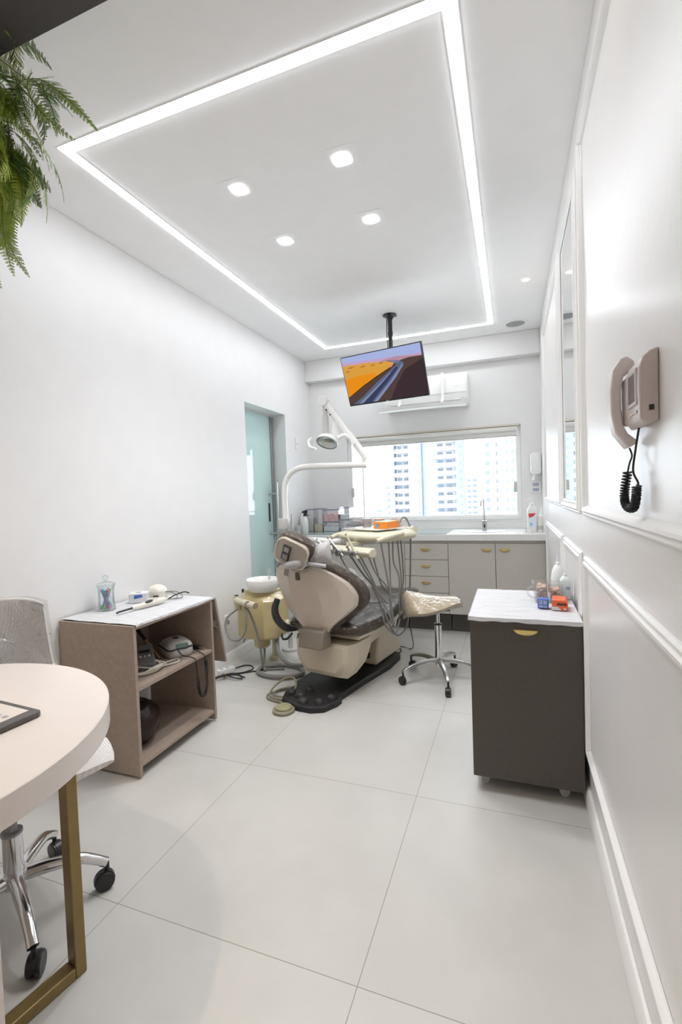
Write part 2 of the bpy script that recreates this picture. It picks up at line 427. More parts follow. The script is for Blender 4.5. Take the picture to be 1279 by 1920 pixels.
# mirror filling the tall middle panel
mi_ = thing('wall_mirror', 'tall narrow mirror set inside the middle white moulding of the right wall', 'mirror', (RX, 2.45, 1.85))
mb = MB(); mb.box(RX-0.0045, RX-0.001, 2.158, 2.747, 1.203, 2.492); build('mirror_glass', mb, MIRROR, mi_, flat=True)
mb = MB(); mb.ring((2.156, 2.749, 1.201, 2.494), [(0, 0.0005), (0, 0.009), (0.008, 0.009), (0.012, 0.005)], rp); build('inner_frame', mb, TRIM, mi_)

# ------------------------------------------------------------------ window
wn = thing('window_1', None, None, ((WX0+WX1)/2, 4.9, WZ0)); wn['kind'] = 'structure'
pl = lambda a, b, h: (a, YB+0.10-h, b)
mb = MB(); mb.ring((WX0+.001, WX1-.001, WZ0+.001, WZ1-.001), [(0, 0.0), (0, 0.06), (0.03, 0.06), (0.03, 0.0)], pl)
build('window_frame', mb, TRIM, wn)
FR = mat('pale_aluminium', (0.62, 0.64, 0.66), 0.4, metal=0.4)
for (a0, a1, yy, nm) in ((WX0+.031, -1.500, YB+0.055, 'sash'), (-1.512, WX1-.031, YB+0.085, 'sash')):
    mb = MB(); pp = lambda a, b, h, yy=yy: (a, yy-h, b)
    mb.ring((a0, a1, WZ0+.031, WZ1-.031), [(0, 0.0), (0, 0.022), (0.014, 0.022), (0.014, 0.0)], pp)
    s_ = build(nm, mb, TRIM, wn)
    mb = MB(); mb.box(a0+.014, a1-.014, yy-0.012, yy-0.007, WZ0+.045, WZ1-.045); build('pane', mb, PANE, s_, flat=True)
for x in (WX0+0.046, WX1-0.054):
    mb = MB(); mb.box(x-.017, x+.017, YB+0.020, YB+0.033, 1.245, 1.345); build('latch', mb, LGREY, wn, bevel=0.006)
mb = MB(); mb.box(WX0+.001, WX1-.001, YB-0.004, YB+0.035, WZ0-0.001, WZ0+0.012); build('sill', mb, TOPW, wn, bevel=0.003)

rb = thing('roller_blind', 'rolled up white roller blind along the top of the window', 'blind', ((WX0+WX1)/2, YB-0.02, 1.85))
mb = MB(); mb.box(-1.62, 0.078, YB-0.012, YB+0.03, 1.880, 1.897); build('headrail', mb, mat('cream_rail', (0.68, 0.63, 0.54), 0.5, noise=0.02), rb, bevel=0.002)
mb = MB(); mb.cyl((-1.60, YB+0.012, 1.857), (0.055, YB+0.012, 1.857), 0.022, n=24); build('fabric_roll', mb, mat('blind_cloth', (0.80, 0.79, 0.76), 0.7, noise=0.02), rb)
mb = MB(); mb.box(-1.60, 0.055, YB+0.030, YB+0.034, 1.790, 1.857); build('cloth', mb, MATS['blind_cloth'], rb)
mb = MB(); mb.cyl((-1.60, YB+0.032, 1.788), (0.055, YB+0.032, 1.788), 0.007, n=12); build('bottom_bar', mb, LGREY, rb)

# ------------------------------------------------------------------ doorway with sliding glass door
dr = thing('door_1', None, None, (-2.25, 3.82, 0)); dr['kind'] = 'structure'
mb = MB(); mb.box(-2.256, -2.246, 3.45, 4.135, 0.012, 2.083); build('glass_leaf', mb, AQUA, dr, flat=True)
mb = MB(); mb.box(-2.270, -2.232, 4.135, 4.170, 0.004, 2.086); build('jamb_profile', mb, ALU, dr, bevel=0.002)
mb = MB(); mb.box(-2.285, -2.225, 3.447, 4.188, 2.070, 2.087); build('top_track', mb, LGREY, dr)
hb = MB(); hb.cyl((-2.165, 4.085, 0.82), (-2.165, 4.085, 1.42), 0.013, n=18); h_ = build('pull_handle', hb, STEEL, dr, label='long steel bar handle')
for z in (0.92, 1.31):
    q = MB(); q.cyl((-2.247, 4.085, z), (-2.165, 4.085, z), 0.009, n=14); q.cyl((-2.247, 4.085, z), (-2.240, 4.085, z), 0.018, n=16); build('standoff', q, STEEL, h_)
q = MB(); q.box(-2.247, -2.236, 4.055, 4.075, 1.04, 1.22); build('lock_plate', q, BLACKP, dr, bevel=0.003)

# ------------------------------------------------------------------ ceiling lights
LEDX0, LEDX1, LEDY0, LEDY1 = -1.70, -0.146, 1.484, 4.368
lt = thing('led_light_profile', 'bright rectangular LED light line recessed in the ceiling', 'ceiling light', ((LEDX0+LEDX1)/2, (LEDY0+LEDY1)/2, HC))
dn = lambda a, b, h: (a, b, HC-h)
LEDM = mat_emit('led_diffuser', (0.94, 0.965, 1.0), LED_POWER)
hw = 0.021
mb = MB(); mb.ring((LEDX0-hw, LEDX1+hw, LEDY0-hw, LEDY1+hw), [(0, 0.0006), (0.001, 0.0056), (2*hw-0.001, 0.0056), (2*hw, 0.0006)], dn)
led = build('diffuser', mb, LEDM, lt, flat=True)
mb = MB(); mb.ring((LEDX0-hw-.004, LEDX1+hw+.004, LEDY0-hw-.004, LEDY1+hw+.004), [(0, 0.0005), (0, 0.003), (0.004, 0.003), (0.004, 0.0005)], dn)
mb.ring((LEDX0+hw, LEDX1-hw, LEDY0+hw, LEDY1-hw), [(0, 0.0005), (0, 0.003), (0.004, 0.003), (0.004, 0.0005)], dn)
build('housing', mb, LGREY, lt)

def downlight(x, y, label, col, power, r, group=None, nm='downlight', square=True, glow=24):
    t = thing(nm, label, 'ceiling light', (x, y, HC), 0, group)
    f = MB()
    if square: f.ring((x-.075, x+.075, y-.075, y+.075), [(0, 0.0003), (0, 0.0009), (0.033, 0.0009), (0.033, 0.0003)], dn)
    else: f.lathe([(r*1.5, HC-0.0005), (r*1.45, HC-0.004), (r*1.02, HC-0.003)], (x, y, 0), cap=False)
    build('bezel', f, CEIL, t)
    l = MB(); l.lathe([(r, HC-0.0011), (r*.97, HC-0.0034), (r*0.7, HC-0.0048), (r*0.01, HC-0.0054)], (x, y, 0), n=32); build('lens', l, mat_emit('lens_glow_%d' % int(col[2]*100), col, glow), t)
    ld = bpy.data.lights.new('lamp', 'SPOT'); ld.energy = power; ld.color = col; ld.spot_size = R(122); ld.spot_blend = 1.0; ld.shadow_soft_size = r
    lo = bpy.data.objects.new('lamp', ld); COL.objects.link(lo); lo.parent = t; lo.location = (0, 0, -0.02)
    return t
COOL = (0.97, 0.98, 1.0)
for x, y, s in ((-0.667, 1.982, 'round white downlight nearest the right long side of the LED rectangle, front row'),
                (-1.186, 1.979, 'round white downlight in the front row, nearer the hanging fern'),
                (-0.676, 2.463, 'round white downlight in the back row, on the television side towards the right wall'),
                (-1.190, 2.469, 'round white downlight in the back row, nearer the left wall')):
    downlight(x, y, s, COOL, SPOT_POWER, 0.039, 'four downlights inside the LED rectangle')
downlight(0.121, 3.589, 'small warm spotlight in the ceiling near the right wall', WARM, 3.0, 0.024, nm='spotlight', square=False, glow=14)
for y in (1.3, -0.6):   # the same warm spots continue over and behind the camera, out of frame
    downlight(0.121, y, 'small warm spotlight in the ceiling over the near end of the right wall', WARM, 1.2, 0.024, nm='spotlight', square=False, glow=14, group='warm spotlights over the near end')
downlight(-1.3, 0.15, 'unseen warm fill lamp added in the ceiling over the round white table', WARM, 40, 0.03, nm='spotlight', square=False, glow=14)  # extra fill lamp, out of frame, added to brighten the room by bounce
downlight(-1.0, -1.4, 'unseen warm fill lamp added in the ceiling behind the round white table', WARM, 40, 0.03, nm='spotlight', square=False, glow=14)  # second added fill lamp, behind the camera, lifting the near ceiling

sp = thing('ceiling_speaker', 'round grey speaker grille recessed in the ceiling by the back wall', 'speaker', (0.058, 4.475, HC))
mb = MB(); mb.lathe([(0.108, HC-0.0005), (0.106, HC-0.005), (0.080, HC-0.007), (0.078, HC-0.004)], (0.058, 4.475, 0), n=40, cap=False); build('rim', mb, TRIM, sp)
mb = MB(); mb.lathe([(0.078, HC-0.002), (0.078, HC-0.006), (0.05, HC-0.008), (0.001, HC-0.009)], (0.058, 4.475, 0), n=40); build('grille', mb, mat('speaker_grille', (0.33, 0.34, 0.35), 0.5, noise=0.25, nscale=300), sp)
#@@OBJECTS
# ================================================================== LARGE FURNITURE
# ------------------------------------------------------------------ casters (prototype builder)
def caster_parts(parent, x, y, ztop, r, heading, mat_w, mat_f, wide=0.02, stem=0.02):
    """fork (part) > wheel (sub-part), standing on the floor"""
    c, s = math.cos(heading), math.sin(heading)
    T = Matrix.Translation((x, y, 0)) @ Matrix.Rotation(heading, 4, 'Z')
    f = MB(T)
    f.cyl((0, 0, ztop-stem), (0, 0, ztop), 0.007, n=12)
    f.prism([(-0.012, ztop-stem-0.004), (0.012, ztop-stem-0.004), (0.012, ztop-stem), (-0.012, ztop-stem)], -wide*0.75, wide*0.75, 'y')
    for sy in (-1, 1):
        y0 = sy*(wide*0.62); y1 = sy*(wide*0.75)
        f.prism([(-0.012, ztop-stem), (0.012, ztop-stem), (0.022, r+0.006), (0.016, r-0.006), (0.006, r-0.004)], min(y0, y1), max(y0, y1), 'y')
    fo = build('caster', f, mat_f, parent, bevel=0.001)
    w_ = MB(T @ Matrix.Translation((0.014, 0, 0)))
    prof = [(r*0.55, -wide*0.5), (r*0.92, -wide*0.5), (r, -wide*0.3), (r, wide*0.3), (r*0.92, wide*0.5), (r*0.55, wide*0.5), (r*0.5, wide*0.35), (r*0.2, wide*0.35)]
    loops = [[(q*math.cos(2*PI*j/24), z, r+q*math.sin(2*PI*j/24)) for j in range(24)] for q, z in [(r*0.2, -wide*0.35), (r*0.5, -wide*0.35)]+prof]
    w_.loft(loops); build('wheel', w_, mat_w, fo)
    return fo

def twin_caster(parent, x, y, ztop, r, heading, m, hood=True, clip=None):
    """swivel caster with hood: hood part > two wheels"""
    T = Matrix.Translation((x, y, 0)) @ Matrix.Rotation(heading, 4, 'Z')
    h = MB(T)
    h.cyl((0, 0, r*1.2), (0, 0, ztop), 0.007, n=12)
    n = 14; arc = [R(-10+ (190)*i/n) for i in range(n+1)]
    outer = [(0.010+r*1.06*math.cos(a), r+r*1.06*math.sin(a)) for a in arc]; inner = [(0.010+r*0.90*math.cos(a), r+r*0.90*math.sin(a)) for a in reversed(arc)]
    h.prism(outer+inner, -r*0.30, r*0.30, 'y')
    h.prism([(0.010+r*0.95*math.cos(a), r+r*0.95*math.sin(a)) for a in arc], -r*0.06, r*0.06, 'y')
    ho = build('caster', h, m, parent)
    for sy in (-1, 1):
        w_ = MB(T); yc = sy*r*0.36
        loops = [[(0.010+q*math.cos(2*PI*j/22), yc+z, r+q*math.sin(2*PI*j/22)) for j in range(22)] for q, z in ((r*0.3, -r*.24), (r*0.9, -r*.24), (r, -r*.12), (r, r*.12), (r*.9, r*.24), (r*.3, r*.24))]
        w_.loft(loops); build('wheel', w_, m, ho)
    return ho

# ------------------------------------------------------------------ counter along the back wall
CF, CT = 4.15, 0.895
ct = thing('worktop', 'white stone worktop running under the window along the back wall', 'worktop', (-0.9, 4.47, 0.84))
mb = MB(); mb.box(LX+0.002, RX-0.002, CF, YB-0.002, CT-0.055, CT); build('slab', mb, TOPW, ct, bevel=0.003)
mb = MB(); mb.box(LX+0.002, RX-0.002, YB-0.018, YB-0.002, CT+0.0002, CT+0.062); build('splashback', mb, TOPW, ct, bevel=0.002)
mb = MB()
lo = lambda rx, ry, z: [(-0.25+rx*math.cos(2*PI*j/40), 4.47+ry*math.sin(2*PI*j/40), z) for j in range(40)]
mb.loft([lo(.20, .135, CT+.0003), lo(.20, .135, CT+.004), lo(.19, .125, CT+.005), lo(.185, .12, CT+.001), lo(.12, .08, CT+.0006)], True, True); build('sink_basin', mb, STEEL, ct, label='oval steel sink basin')

def handle(parent, x, z, y=4.17, wd=0.085):
    h = MB(); n = 10
    pts = [(-wd/2, 0.0)]+[(wd/2*math.cos(PI+PI*i/n), -0.024*math.sin(PI*i/n)*1.0) for i in range(1, n)]+[(wd/2, 0.0)]
    # flat-topped half-moon cup pull
    h.loft([[(x+a, y, z+b) for a, b in pts], [(x+a*0.96, y-0.010, z+b*0.9+0.0005) for a, b in pts], [(x+a*0.86, y-0.014, z+b*0.55+0.001) for a, b in pts]], True, True)
    return build('handle', h, GOLD, parent, angle=50)

def cabinet(name, label, x0, x1, fronts):
    t = thing(name, label, 'cabinet', ((x0+x1)/2, 4.45, 0.0))
    b = MB(); zb, zt = 0.185, 0.8385; y0, y1 = 4.1905, YB-0.02
    b.box(x0+.002, x0+.018, y0, y1, zb, zt); b.box(x1-.018, x1-.002, y0, y1, zb, zt); b.box(x0+.018, x1-.018, y0, y1, zb, zb+.016)
    b.box(x0+.018, x1-.018, y1-.006, y1, zb+.016, zt); b.box(x0+.018, x1-.018, y0, y0+.06, zt-.03, zt)
    build('carcass', b, CABCARC, t)
    k = MB(); k.box(x0+.001, x1-.001, 4.173, 4.190, 0.8175, 0.8385); build('top_rail', k, CABGREY, t)
    k = MB(); k.box(x0+.004, x1-.004, 4.30, 4.32, 0.001, 0.185); build('plinth', k, CABCARC, t)
    for kind, a, b_, c, d, hx, hz in fronts:
        q = MB(); q.box(a+.002, b_-.002, 4.171, 4.190, c+.002, d-.002); o = build(kind, q, CABGREY, t, bevel=0.001)
        if hx is not None: handle(o, hx, hz, 4.171)
    return t
ZT = 0.816
cabinet('drawer_cabinet', 'grey four drawer cabinet with brass handles under the worktop, left of the sink doors', -0.931, -0.541,
        [('drawer', -0.931, -0.541, ZT-.149*(i+1)-(0.0 if i < 3 else .034), ZT-.149*i, -0.742, ZT-.149*i-.048) for i in range(4)])
cabinet('sink_cabinet', 'grey two door cabinet with paired brass handles under the sink', -0.541, 0.250,
        [('door', -0.541, -0.144, 0.185, ZT, -0.218, 0.768), ('door', -0.144, 0.250, 0.185, ZT, -0.071, 0.768)])
cabinet('base_cabinet', 'grey cabinet with plain doors behind the dental chair', -1.72, -0.931,
        [('door', -1.72, -1.327, 0.185, ZT, None, 0), ('door', -1.327, -0.931, 0.185, ZT, None, 0)])
cabinet('corner_cabinet', 'narrow grey cabinet in the back left corner', -2.09, -1.72, [('door', -2.09, -1.72, 0.185, ZT, None, 0)])

gs = MB(); gs.box(-2.085, -0.55, 4.165, 4.70, CT+0.0005, CT+0.0065)
tag(build('glass_sheet', gs, mat('green_edged_glass', (0.70, 0.84, 0.82), 0.05, trans=0.6, ior=1.3, spec=0.6), bevel=0.001), 'greenish glass sheet lying on the left half of the worktop', 'glass sheet')

# ------------------------------------------------------------------ drawer trolley against the right wall
CX0, CX1, CY0, CY1, CZ0, CZ1 = -0.178, 0.247, 2.006, 2.575, 0.062, 0.738
dc = thing('trolley_cabinet', 'dark taupe cabinet on casters with one brass handle against the right wall', 'cabinet', ((CX0+CX1)/2, 2.29, 0))
b = MB()
b.box(CX0, CX0+.018, CY0+.02, CY1, CZ0, CZ1-.018); b.box(CX1-.018, CX1, CY0+.02, CY1, CZ0, CZ1-.018)
b.box(CX0+.018, CX1-.018, CY0+.02, CY1, CZ0, CZ0+.018); b.box(CX0+.018, CX1-.018, CY1-.012, CY1, CZ0+.018, CZ1-.018); b.box(CX0, CX1, CY0+.02, CY1, CZ1-.018, CZ1)
build('carcass', b, CABDARK, dc)
b = MB(); b.box(CX0, CX1, CY0, CY0+.019, CZ0+.001, CZ1-.001); dd = build('door', b, CABDARK, dc, bevel=0.001)
handle(dd, 0.040, 0.700, CY0, 0.094)
for x in (CX0+.055, CX1-.055):
    for y in (CY0+.07, CY1-.07): caster_parts(dc, x, y, CZ0-.0005, 0.02, R(200), LGREY, STEEL, 0.016, 0.012)
# ruffled paper cover
def paper(name, label, x0, x1, y0, y1, z, lip, sides, amp=0.0022, seed=0, nu=40, nv=40):
    def fn(u, v):
        x = x0+(x1-x0)*u; y = y0+(y1-y0)*v
        h = amp*(mnoise.noise((x*9+seed, y*14, 0.3))+0.5*mnoise.noise((x*30+seed, y*6, 1.3)))
        return (x, y, z+amp*1.6+h), (0, 0, 1)
    mb = MB(); mb.slab(fn, nu, nv, 0.0012)
    for s in sides:
        def fs(u, v, s=s):
            k = u; d = lip*(0.75+0.35*mnoise.noise((k*6+seed, 2.2, s == 'f')))
            if s == 'f': p = (x0+(x1-x0)*u, y0-0.0012-0.002*v, z+amp*1.6+0.001-d*v); n_ = (0, -1, 0)
            elif s == 'r': p = (x1+0.0012+0.002*v, y0+(y1-y0)*u, z+amp*1.6+0.001-d*v); n_ = (1, 0, 0)
            else: p = (x0-0.0012-0.002*v, y0+(y1-y0)*u, z+amp*1.6+0.001-d*v); n_ = (-1, 0, 0)
            return p, n_
        mb.slab(fs, nu, 3, 0.0012)
    return tag(build(name, mb, PAPER, None, angle=60), label, 'paper cover')
paper('paper_cover', 'white paper cover taped over the dark taupe trolley cabinet', CX0-.005, CX1+.002, CY0-.004, CY1+.002, CZ1+.0005, 0.022, ('f', 'l'), 0.0032, 3)

# ------------------------------------------------------------------ oak trolley against the left wall
OX0, OX1, OY0, OY1, OZT = -2.083, -1.624, 1.634, 2.228, 0.708
oc = thing('open_shelf_trolley', 'oak coloured open shelf trolley on casters against the left wall', 'trolley', ((OX0+OX1)/2, 1.93, 0))
def plank(nm, x0, x1, y0, y1, z0, z1, edge='x'):
    q = MB(); q.box(x0, x1, y0, y1, z0, z1); o = build(nm, q, WOOD, oc, bevel=0.0008); return o
plank('side_panel', OX0, OX1, OY0, OY0+.018, 0.012, OZT); plank('side_panel', OX0, OX1, OY1-.018, OY1, 0.012, OZT)
plank('top_panel', OX0, OX1, OY0+.0185, OY1-.0185, OZT-.018, OZT)
plank('shelf', OX0+.01, OX1-.004, OY0+.0185, OY1-.0185, 0.402, 0.420)
plank('shelf', OX0+.01, OX1-.004, OY0+.0185, OY1-.0185, 0.050, 0.068)
plank('back_panel', OX0, OX0+.009, OY0+.0185, OY1-.0185, 0.421, OZT-.0185)
for y in (OY0+.05, OY1-.05):
    for x in (OX0+.06, OX1-.05): caster_parts(oc, x, y, 0.0495, 0.019, R(230), mat('clear_grey_wheel', (0.30, 0.28, 0.27), 0.2, coat=0.5, noise=0.05), STEEL, 0.018, 0.008)
paper('paper_cover', 'white paper cover spread over the oak trolley', OX0+.004, OX1+.004, OY0+.012, OY1+.006, OZT+.0005, 0.014, ('r',), 0.0028, 8)
# leaning spare board
lb = MB(); lb.loft([[(-2.06, 2.332, 0.305), (-1.622, 2.332, 0.305), (-1.622, 2.347, 0.303), (-2.06, 2.347, 0.303)],
                    [(-2.06, 2.248, 0.704), (-1.622, 2.248, 0.704), (-1.622, 2.263, 0.706), (-2.06, 2.263, 0.706)]])
lf = build('drop_leaf', lb, WOOD, oc, bevel=0.0008)
q = MB(); q.box(-1.640, -1.626, 2.229, 2.262, 0.545, 0.575); q.cyl((-1.633, 2.229, 0.56), (-1.633, 2.29, 0.52), 0.004); build('hinge', q, STEEL, lf)

# ------------------------------------------------------------------ round desk
TX, TY, TR = -1.41, 0.57, 0.531
dk = thing('round_table', 'white round table with bronze tube frame leg at lower left', 'table', (TX, TY, 0))
mb = MB(); mb.lathe([(TR-.002, 0.683), (TR, 0.685), (TR, 0.743), (TR-.002, 0.745)], (TX, TY, 0), n=96); build('tabletop', mb, TABLEW, dk, angle=30)
# closed bronze frame: upright, floor bar, second upright
mb = MB(); a = Vector((-1.135, 0.905)); d_ = Vector((-0.19, -0.98)).normalized(); n_ = Vector((d_.y, -d_.x)); hw_, L_ = 0.020, 0.62
def bar(p0, p1, z0, z1):
    A, B = Vector(p0), Vector(p1)
    mb.loft([[(*(A-n_*hw_), z0), (*(A+n_*hw_), z0), (*(B+n_*hw_), z0), (*(B-n_*hw_), z0)], [(*(A-n_*hw_), z1), (*(A+n_*hw_), z1), (*(B+n_*hw_), z1), (*(B-n_*hw_), z1)]])
bar(a, a+d_*0.03, 0.0005, 0.6825); bar(a+d_*0.0301, a+d_*(L_-0.0301), 0.0005, 0.032); bar(a+d_*(L_-0.03), a+d_*L_, 0.0005, 0.6825)
build('frame_leg', mb, BRONZE, dk, bevel=0.003, label='bronze square tube frame leg')
mb = MB(); mb.box(-1.00, -0.975, 0.30, 0.60, 0.0005, 0.6825); build('panel_leg', mb, TABLEW, dk, bevel=0.001)

tb = thing('tablet', 'dark framed tablet lying face up on the white round table', 'tablet', (-1.22, 0.76, 0.746), R(-4))
Lo = lambda x0, x1, y0, y1, z0, z1: MB().box(x0, x1, y0, y1, z0, z1)
mb = MB(); rbox(mb, (0, 0, 0.007), (0.20, 0.13, 0.013), 0.012, 'z', 4, 0.003); build('body', mb, mat('graphite_shell', (0.10, 0.09, 0.09), 0.4, noise=0.05), tb, local=True)
mb = Lo(-0.082, 0.070, -0.050, 0.050, 0.0135, 0.0142); sc_ = build('screen', mb, mat('tablet_screen', (0.74, 0.68, 0.63), 0.15), tb, local=True)
mb = Lo(-0.082, 0.070, -0.050, -0.030, 0.0143, 0.0146); build('toolbar', mb, BLUEC, sc_, local=True)
mb = MB()
for i in range(5): mb.box(-0.07+i*.028, -0.056+i*.028, 0.000, 0.012, 0.0143, 0.0145)
build('icons', mb, GREYP, sc_, local=True)

# ------------------------------------------------------------------ office chair behind the table
CHX, CHY = -1.46, 0.95
oh = thing('office_chair', 'white mesh office chair with plastic wrapped backrest and chrome star base behind the round table', 'chair', (CHX, CHY, 0))
for k in range(5):
    a = R(-26+72*k); ca, sa = math.cos(a), math.sin(a)
    P = [(CHX+ca*t, CHY+sa*t, z) for t, z in ((0.02, 0.135), (0.09, 0.136), (0.17, 0.128), (0.215, 0.108), (0.25, 0.085))]
    mb = MB(); mb.tube(spline(P, 5), [0.021-0.006*min(1, i/16) for i in range(21)], n=14); leg = build('leg', mb, CHROME, oh)
    twin_caster(oh, CHX+ca*0.252, CHY+sa*0.252, 0.084, 0.030, a+R(150+40*k), BLACKP)
mb = MB(); mb.cyl((CHX, CHY, 0.115), (CHX, CHY, 0.155), 0.036, n=28); mb.cyl((CHX, CHY, 0.15), (CHX, CHY, 0.275), 0.027, n=28); build('column', mb, CHROME, oh)
mb = MB(); mb.cyl((CHX, CHY, 0.272), (CHX, CHY, 0.280), 0.029, n=28); mb.cyl((CHX, CHY, 0.27), (CHX, CHY, 0.415), 0.015, n=20); build('gas_lift', mb, GREYP, oh)
# seat: thick ribbed mesh pad with rolled edges; backrest leans behind it
HD = R(-18); T = Matrix.Translation((-1.45, 1.0, 0)) @ Matrix.Rotation(HD, 4, 'Z')   # local +x faces forward
MESHW = mat_mesh('white_mesh_cloth', (0.86, 0.83, 0.81), (0.62, 0.57, 0.54), 230)
mb = MB(T)
sec = []
for i in range(13):
    t = i/12; x = -0.225+0.39*t; hw2 = 0.225-0.03*(2*t-1)**4; zc = 0.455-0.02*max(0, t-.75)*4
    th = 0.045*math.sqrt(max(0.05, 1-(2*t-1)**6))
    sec.append([(x, hw2*c_*(1 if abs(c_) < .85 else 1), zc+th*s_) for c_, s_ in [(math.copysign(abs(math.cos(2*PI*j/32))**0.55, math.cos(2*PI*j/32)), math.copysign(abs(math.sin(2*PI*j/32))**0.8, math.sin(2*PI*j/32))) for j in range(32)]])
mb.loft(sec); build('seat', mb, MESHW, oh)
mb = MB(T); mb.prism(rrect(0.22, 0.20, 0.03), 0.395, 0.412, 'z'); build('seat_plate', mb, BLACKP, oh)
BW = 0.185
def backpt(u, v, off=0.0, gx=0.0):
    y = (2*u-1)*(BW+gx); z = 0.50+0.43*v+gx*(2*v-1); x = -0.245-0.10*v-0.035*math.sin(PI*v)+0.05*(2*u-1)**2+off
    return (x, y*(1-0.10*v**2), z-0.03*(2*u-1)**4*v)
mb = MB(T); mb.slab(lambda u, v: (backpt(u, v), (1, 0, 0.15)), 16, 14, 0.010); bk = build('backrest', mb, MESHW, oh)
ed = [backpt(0, i/14) for i in range(15)]+[backpt(i/16, 1) for i in range(1, 17)]+[backpt(1, 1-i/14) for i in range(1, 15)]+[backpt(1-i/16, 0) for i in range(1, 16)]
mb = MB(T); mb.tube(ed, 0.009, n=10, closed=True); build('back_frame', mb, WHITEP, bk)
mb = MB(T); mb.slab(lambda u, v: ((lambda p: (p[0]+0.006*mnoise.noise((p[1]*18, p[2]*18, 0)), p[1], p[2]))(backpt(u, v, 0.022, 0.014)), (1, 0, 0.1)), 24, 20, 0.0008); build('plastic_cover', mb, mat_film('chair_film', (0.98, 0.98, 0.98), 0.10, 0.09, 0.7, 20, haze=0.14), bk)
mb = MB(T); mb.tube(spline([(-0.05, 0, 0.405), (-0.23, 0, 0.395), (-0.285, 0, 0.47), (-0.292, 0, 0.62)], 6), 0.016, n=12); build('back_support', mb, WHITEP, oh)

# ------------------------------------------------------------------ saddle stool
SX, SY = -0.49, 3.16
st = thing('saddle_stool', 'plastic wrapped beige saddle stool on a polished five star base', 'stool', (SX, SY, 0))
for k in range(5):
    a = R(2+72*k); ca, sa = math.cos(a), math.sin(a)
    P = [(SX+ca*t, SY+sa*t, z) for t, z in ((0.018, 0.128), (0.10, 0.128), (0.18, 0.118), (0.245, 0.100), (0.272, 0.085))]
    mb = MB(); sp_ = spline(P, 4); loops = []
    for i, p in enumerate(sp_):
        t = i/(len(sp_)-1); wd = 0.016-0.005*t; ht = 0.019-0.008*t; loops.append([(p.x-sa*wd*cx-0, p.y+ca*wd*cx, p.z+ht*cz) for cx, cz in ((-1, -.6), (1, -.6), (1, .5), (.6, 1), (-.6, 1), (-1, .5))])
    mb.loft(loops); build('leg', mb, STEEL, st, bevel=0.002)
    twin_caster(st, SX+ca*0.27, SY+sa*0.27, 0.088, 0.027, a+R(60*k+100), BLACKP)
mb = MB(); mb.cyl((SX, SY, 0.095), (SX, SY, 0.375), 0.0245, n=28); build('column', mb, CHROME, st)
mb = MB(); mb.cyl((SX, SY, 0.374), (SX, SY, 0.382), 0.027, n=28); build('collar', mb, BLACKP, st)
mb = MB(); mb.cyl((SX, SY, 0.381), (SX, SY, 0.49), 0.014, n=20); build('gas_lift', mb, CHROME, st)
# saddle: wide at the rear (left), narrowing to the front (right), arched across
SH = R(20); T = Matrix.Translation((-0.505, 3.14, 0)) @ Matrix.Rotation(SH, 4, 'Z')
def saddle(off=0.0, wr=0.0):
    secs = []
    for i in range(27):
        t = .5-.5*math.cos(PI*i/26); x = -0.215-off+(0.385+2*off)*t
        e = math.sqrt(max(0.006, 1-abs(2*t-1)**(3.0 if t < .5 else 6)))
        hw2 = (0.085+0.105*math.cos(min(1, max(0, (t-0.06)*1.15))*PI/2)**1.3)*(0.06+0.94*e if t < .5 else .62+.38*e)+off
        zt_ = 0.552+0.085*(1-t)**2.2-(0.075 if t < .5 else .03)*(1-e)**1.5+0.012*t; drop = 0.115*(1-t)**1.1+0.018; th = 0.055*(0.6+0.4*e)+off*1.4
        up, lo_ = [], []
        for j in range(17):
            s = -1+2*j/16; z = zt_-drop*abs(s)**1.9+off+wr*0.006*mnoise.noise((x*25, s*7, 2.0)); up.append((x, s*hw2, z))
        for j in range(17):
            s = 1-2*j/16; z = zt_-drop*abs(s)**1.9-th*(0.35+0.65*(1-s**4)); lo_.append((x, s*hw2*0.93, z))
        secs.append(up+lo_)
    return secs
mb = MB(T); mb.loft(saddle()); build('seat', mb, BEIGEV, st, angle=60)
mb = MB(T); mb.loft(saddle(0.006, 1.0)); build('plastic_cover', mb, STOOLFILM, st, angle=60)
mb = MB(T); mb.box(-0.09, 0.09, -0.05, 0.05, 0.478, 0.492); build('seat_plate', mb, BLACKP, st)

# ================================================================== DENTAL CHAIR
RZ = -0.1994
DT = Matrix.Translation((-1.229, 2.584, 0)) @ Matrix.Rotation(RZ, 4, 'Z')       # local: x right, y towards the feet
ch = thing('dental_chair', 'beige dental chair with brown plastic covered cushions on a dark floor base', 'dental chair', T=DT)
def LB(): return MB(DT)
base = [(-.20, 1.0), (-.215, .6), (-.21, .30), (-.205, .17), (-.165, .12), (-.175, .02), (-.125, -.075), (-.06, -.10), (.03, -.125), (.12, -.115), (.185, -.07), (.215, .03), (.213, .085), (.19, .11), (.206, .435), (.236, .72), (.222, .93), (.19, 1.0)]
def basel(s, z): return [(x*s, .43+(y-.43)*(1-(1-s)*.6), z) for x, y in base]
mb = LB(); mb.loft([basel(1.0, .0005), basel(1.0, .018), basel(.985, .028), basel(.94, .036), basel(.5, .037)]); bp_ = build('base_plate', mb, DARKP, ch, angle=30)
for x, y, r in ((-.105, .0, .032), (-.03, .085, .027), (.035, -.07, .034), (.13, -.04, .028), (.165, .04, .027), (-.03, -.01, .036)):
    mb = LB(); mb.lathe([(r, .030), (r, .042), (r*.85, .054), (r*.5, .062), (.001, .064)], (x, y, 0), n=18); build('foot_button', mb, mat('foot_button', (0.036, 0.034, 0.036), 0.5, noise=0.1), bp_)
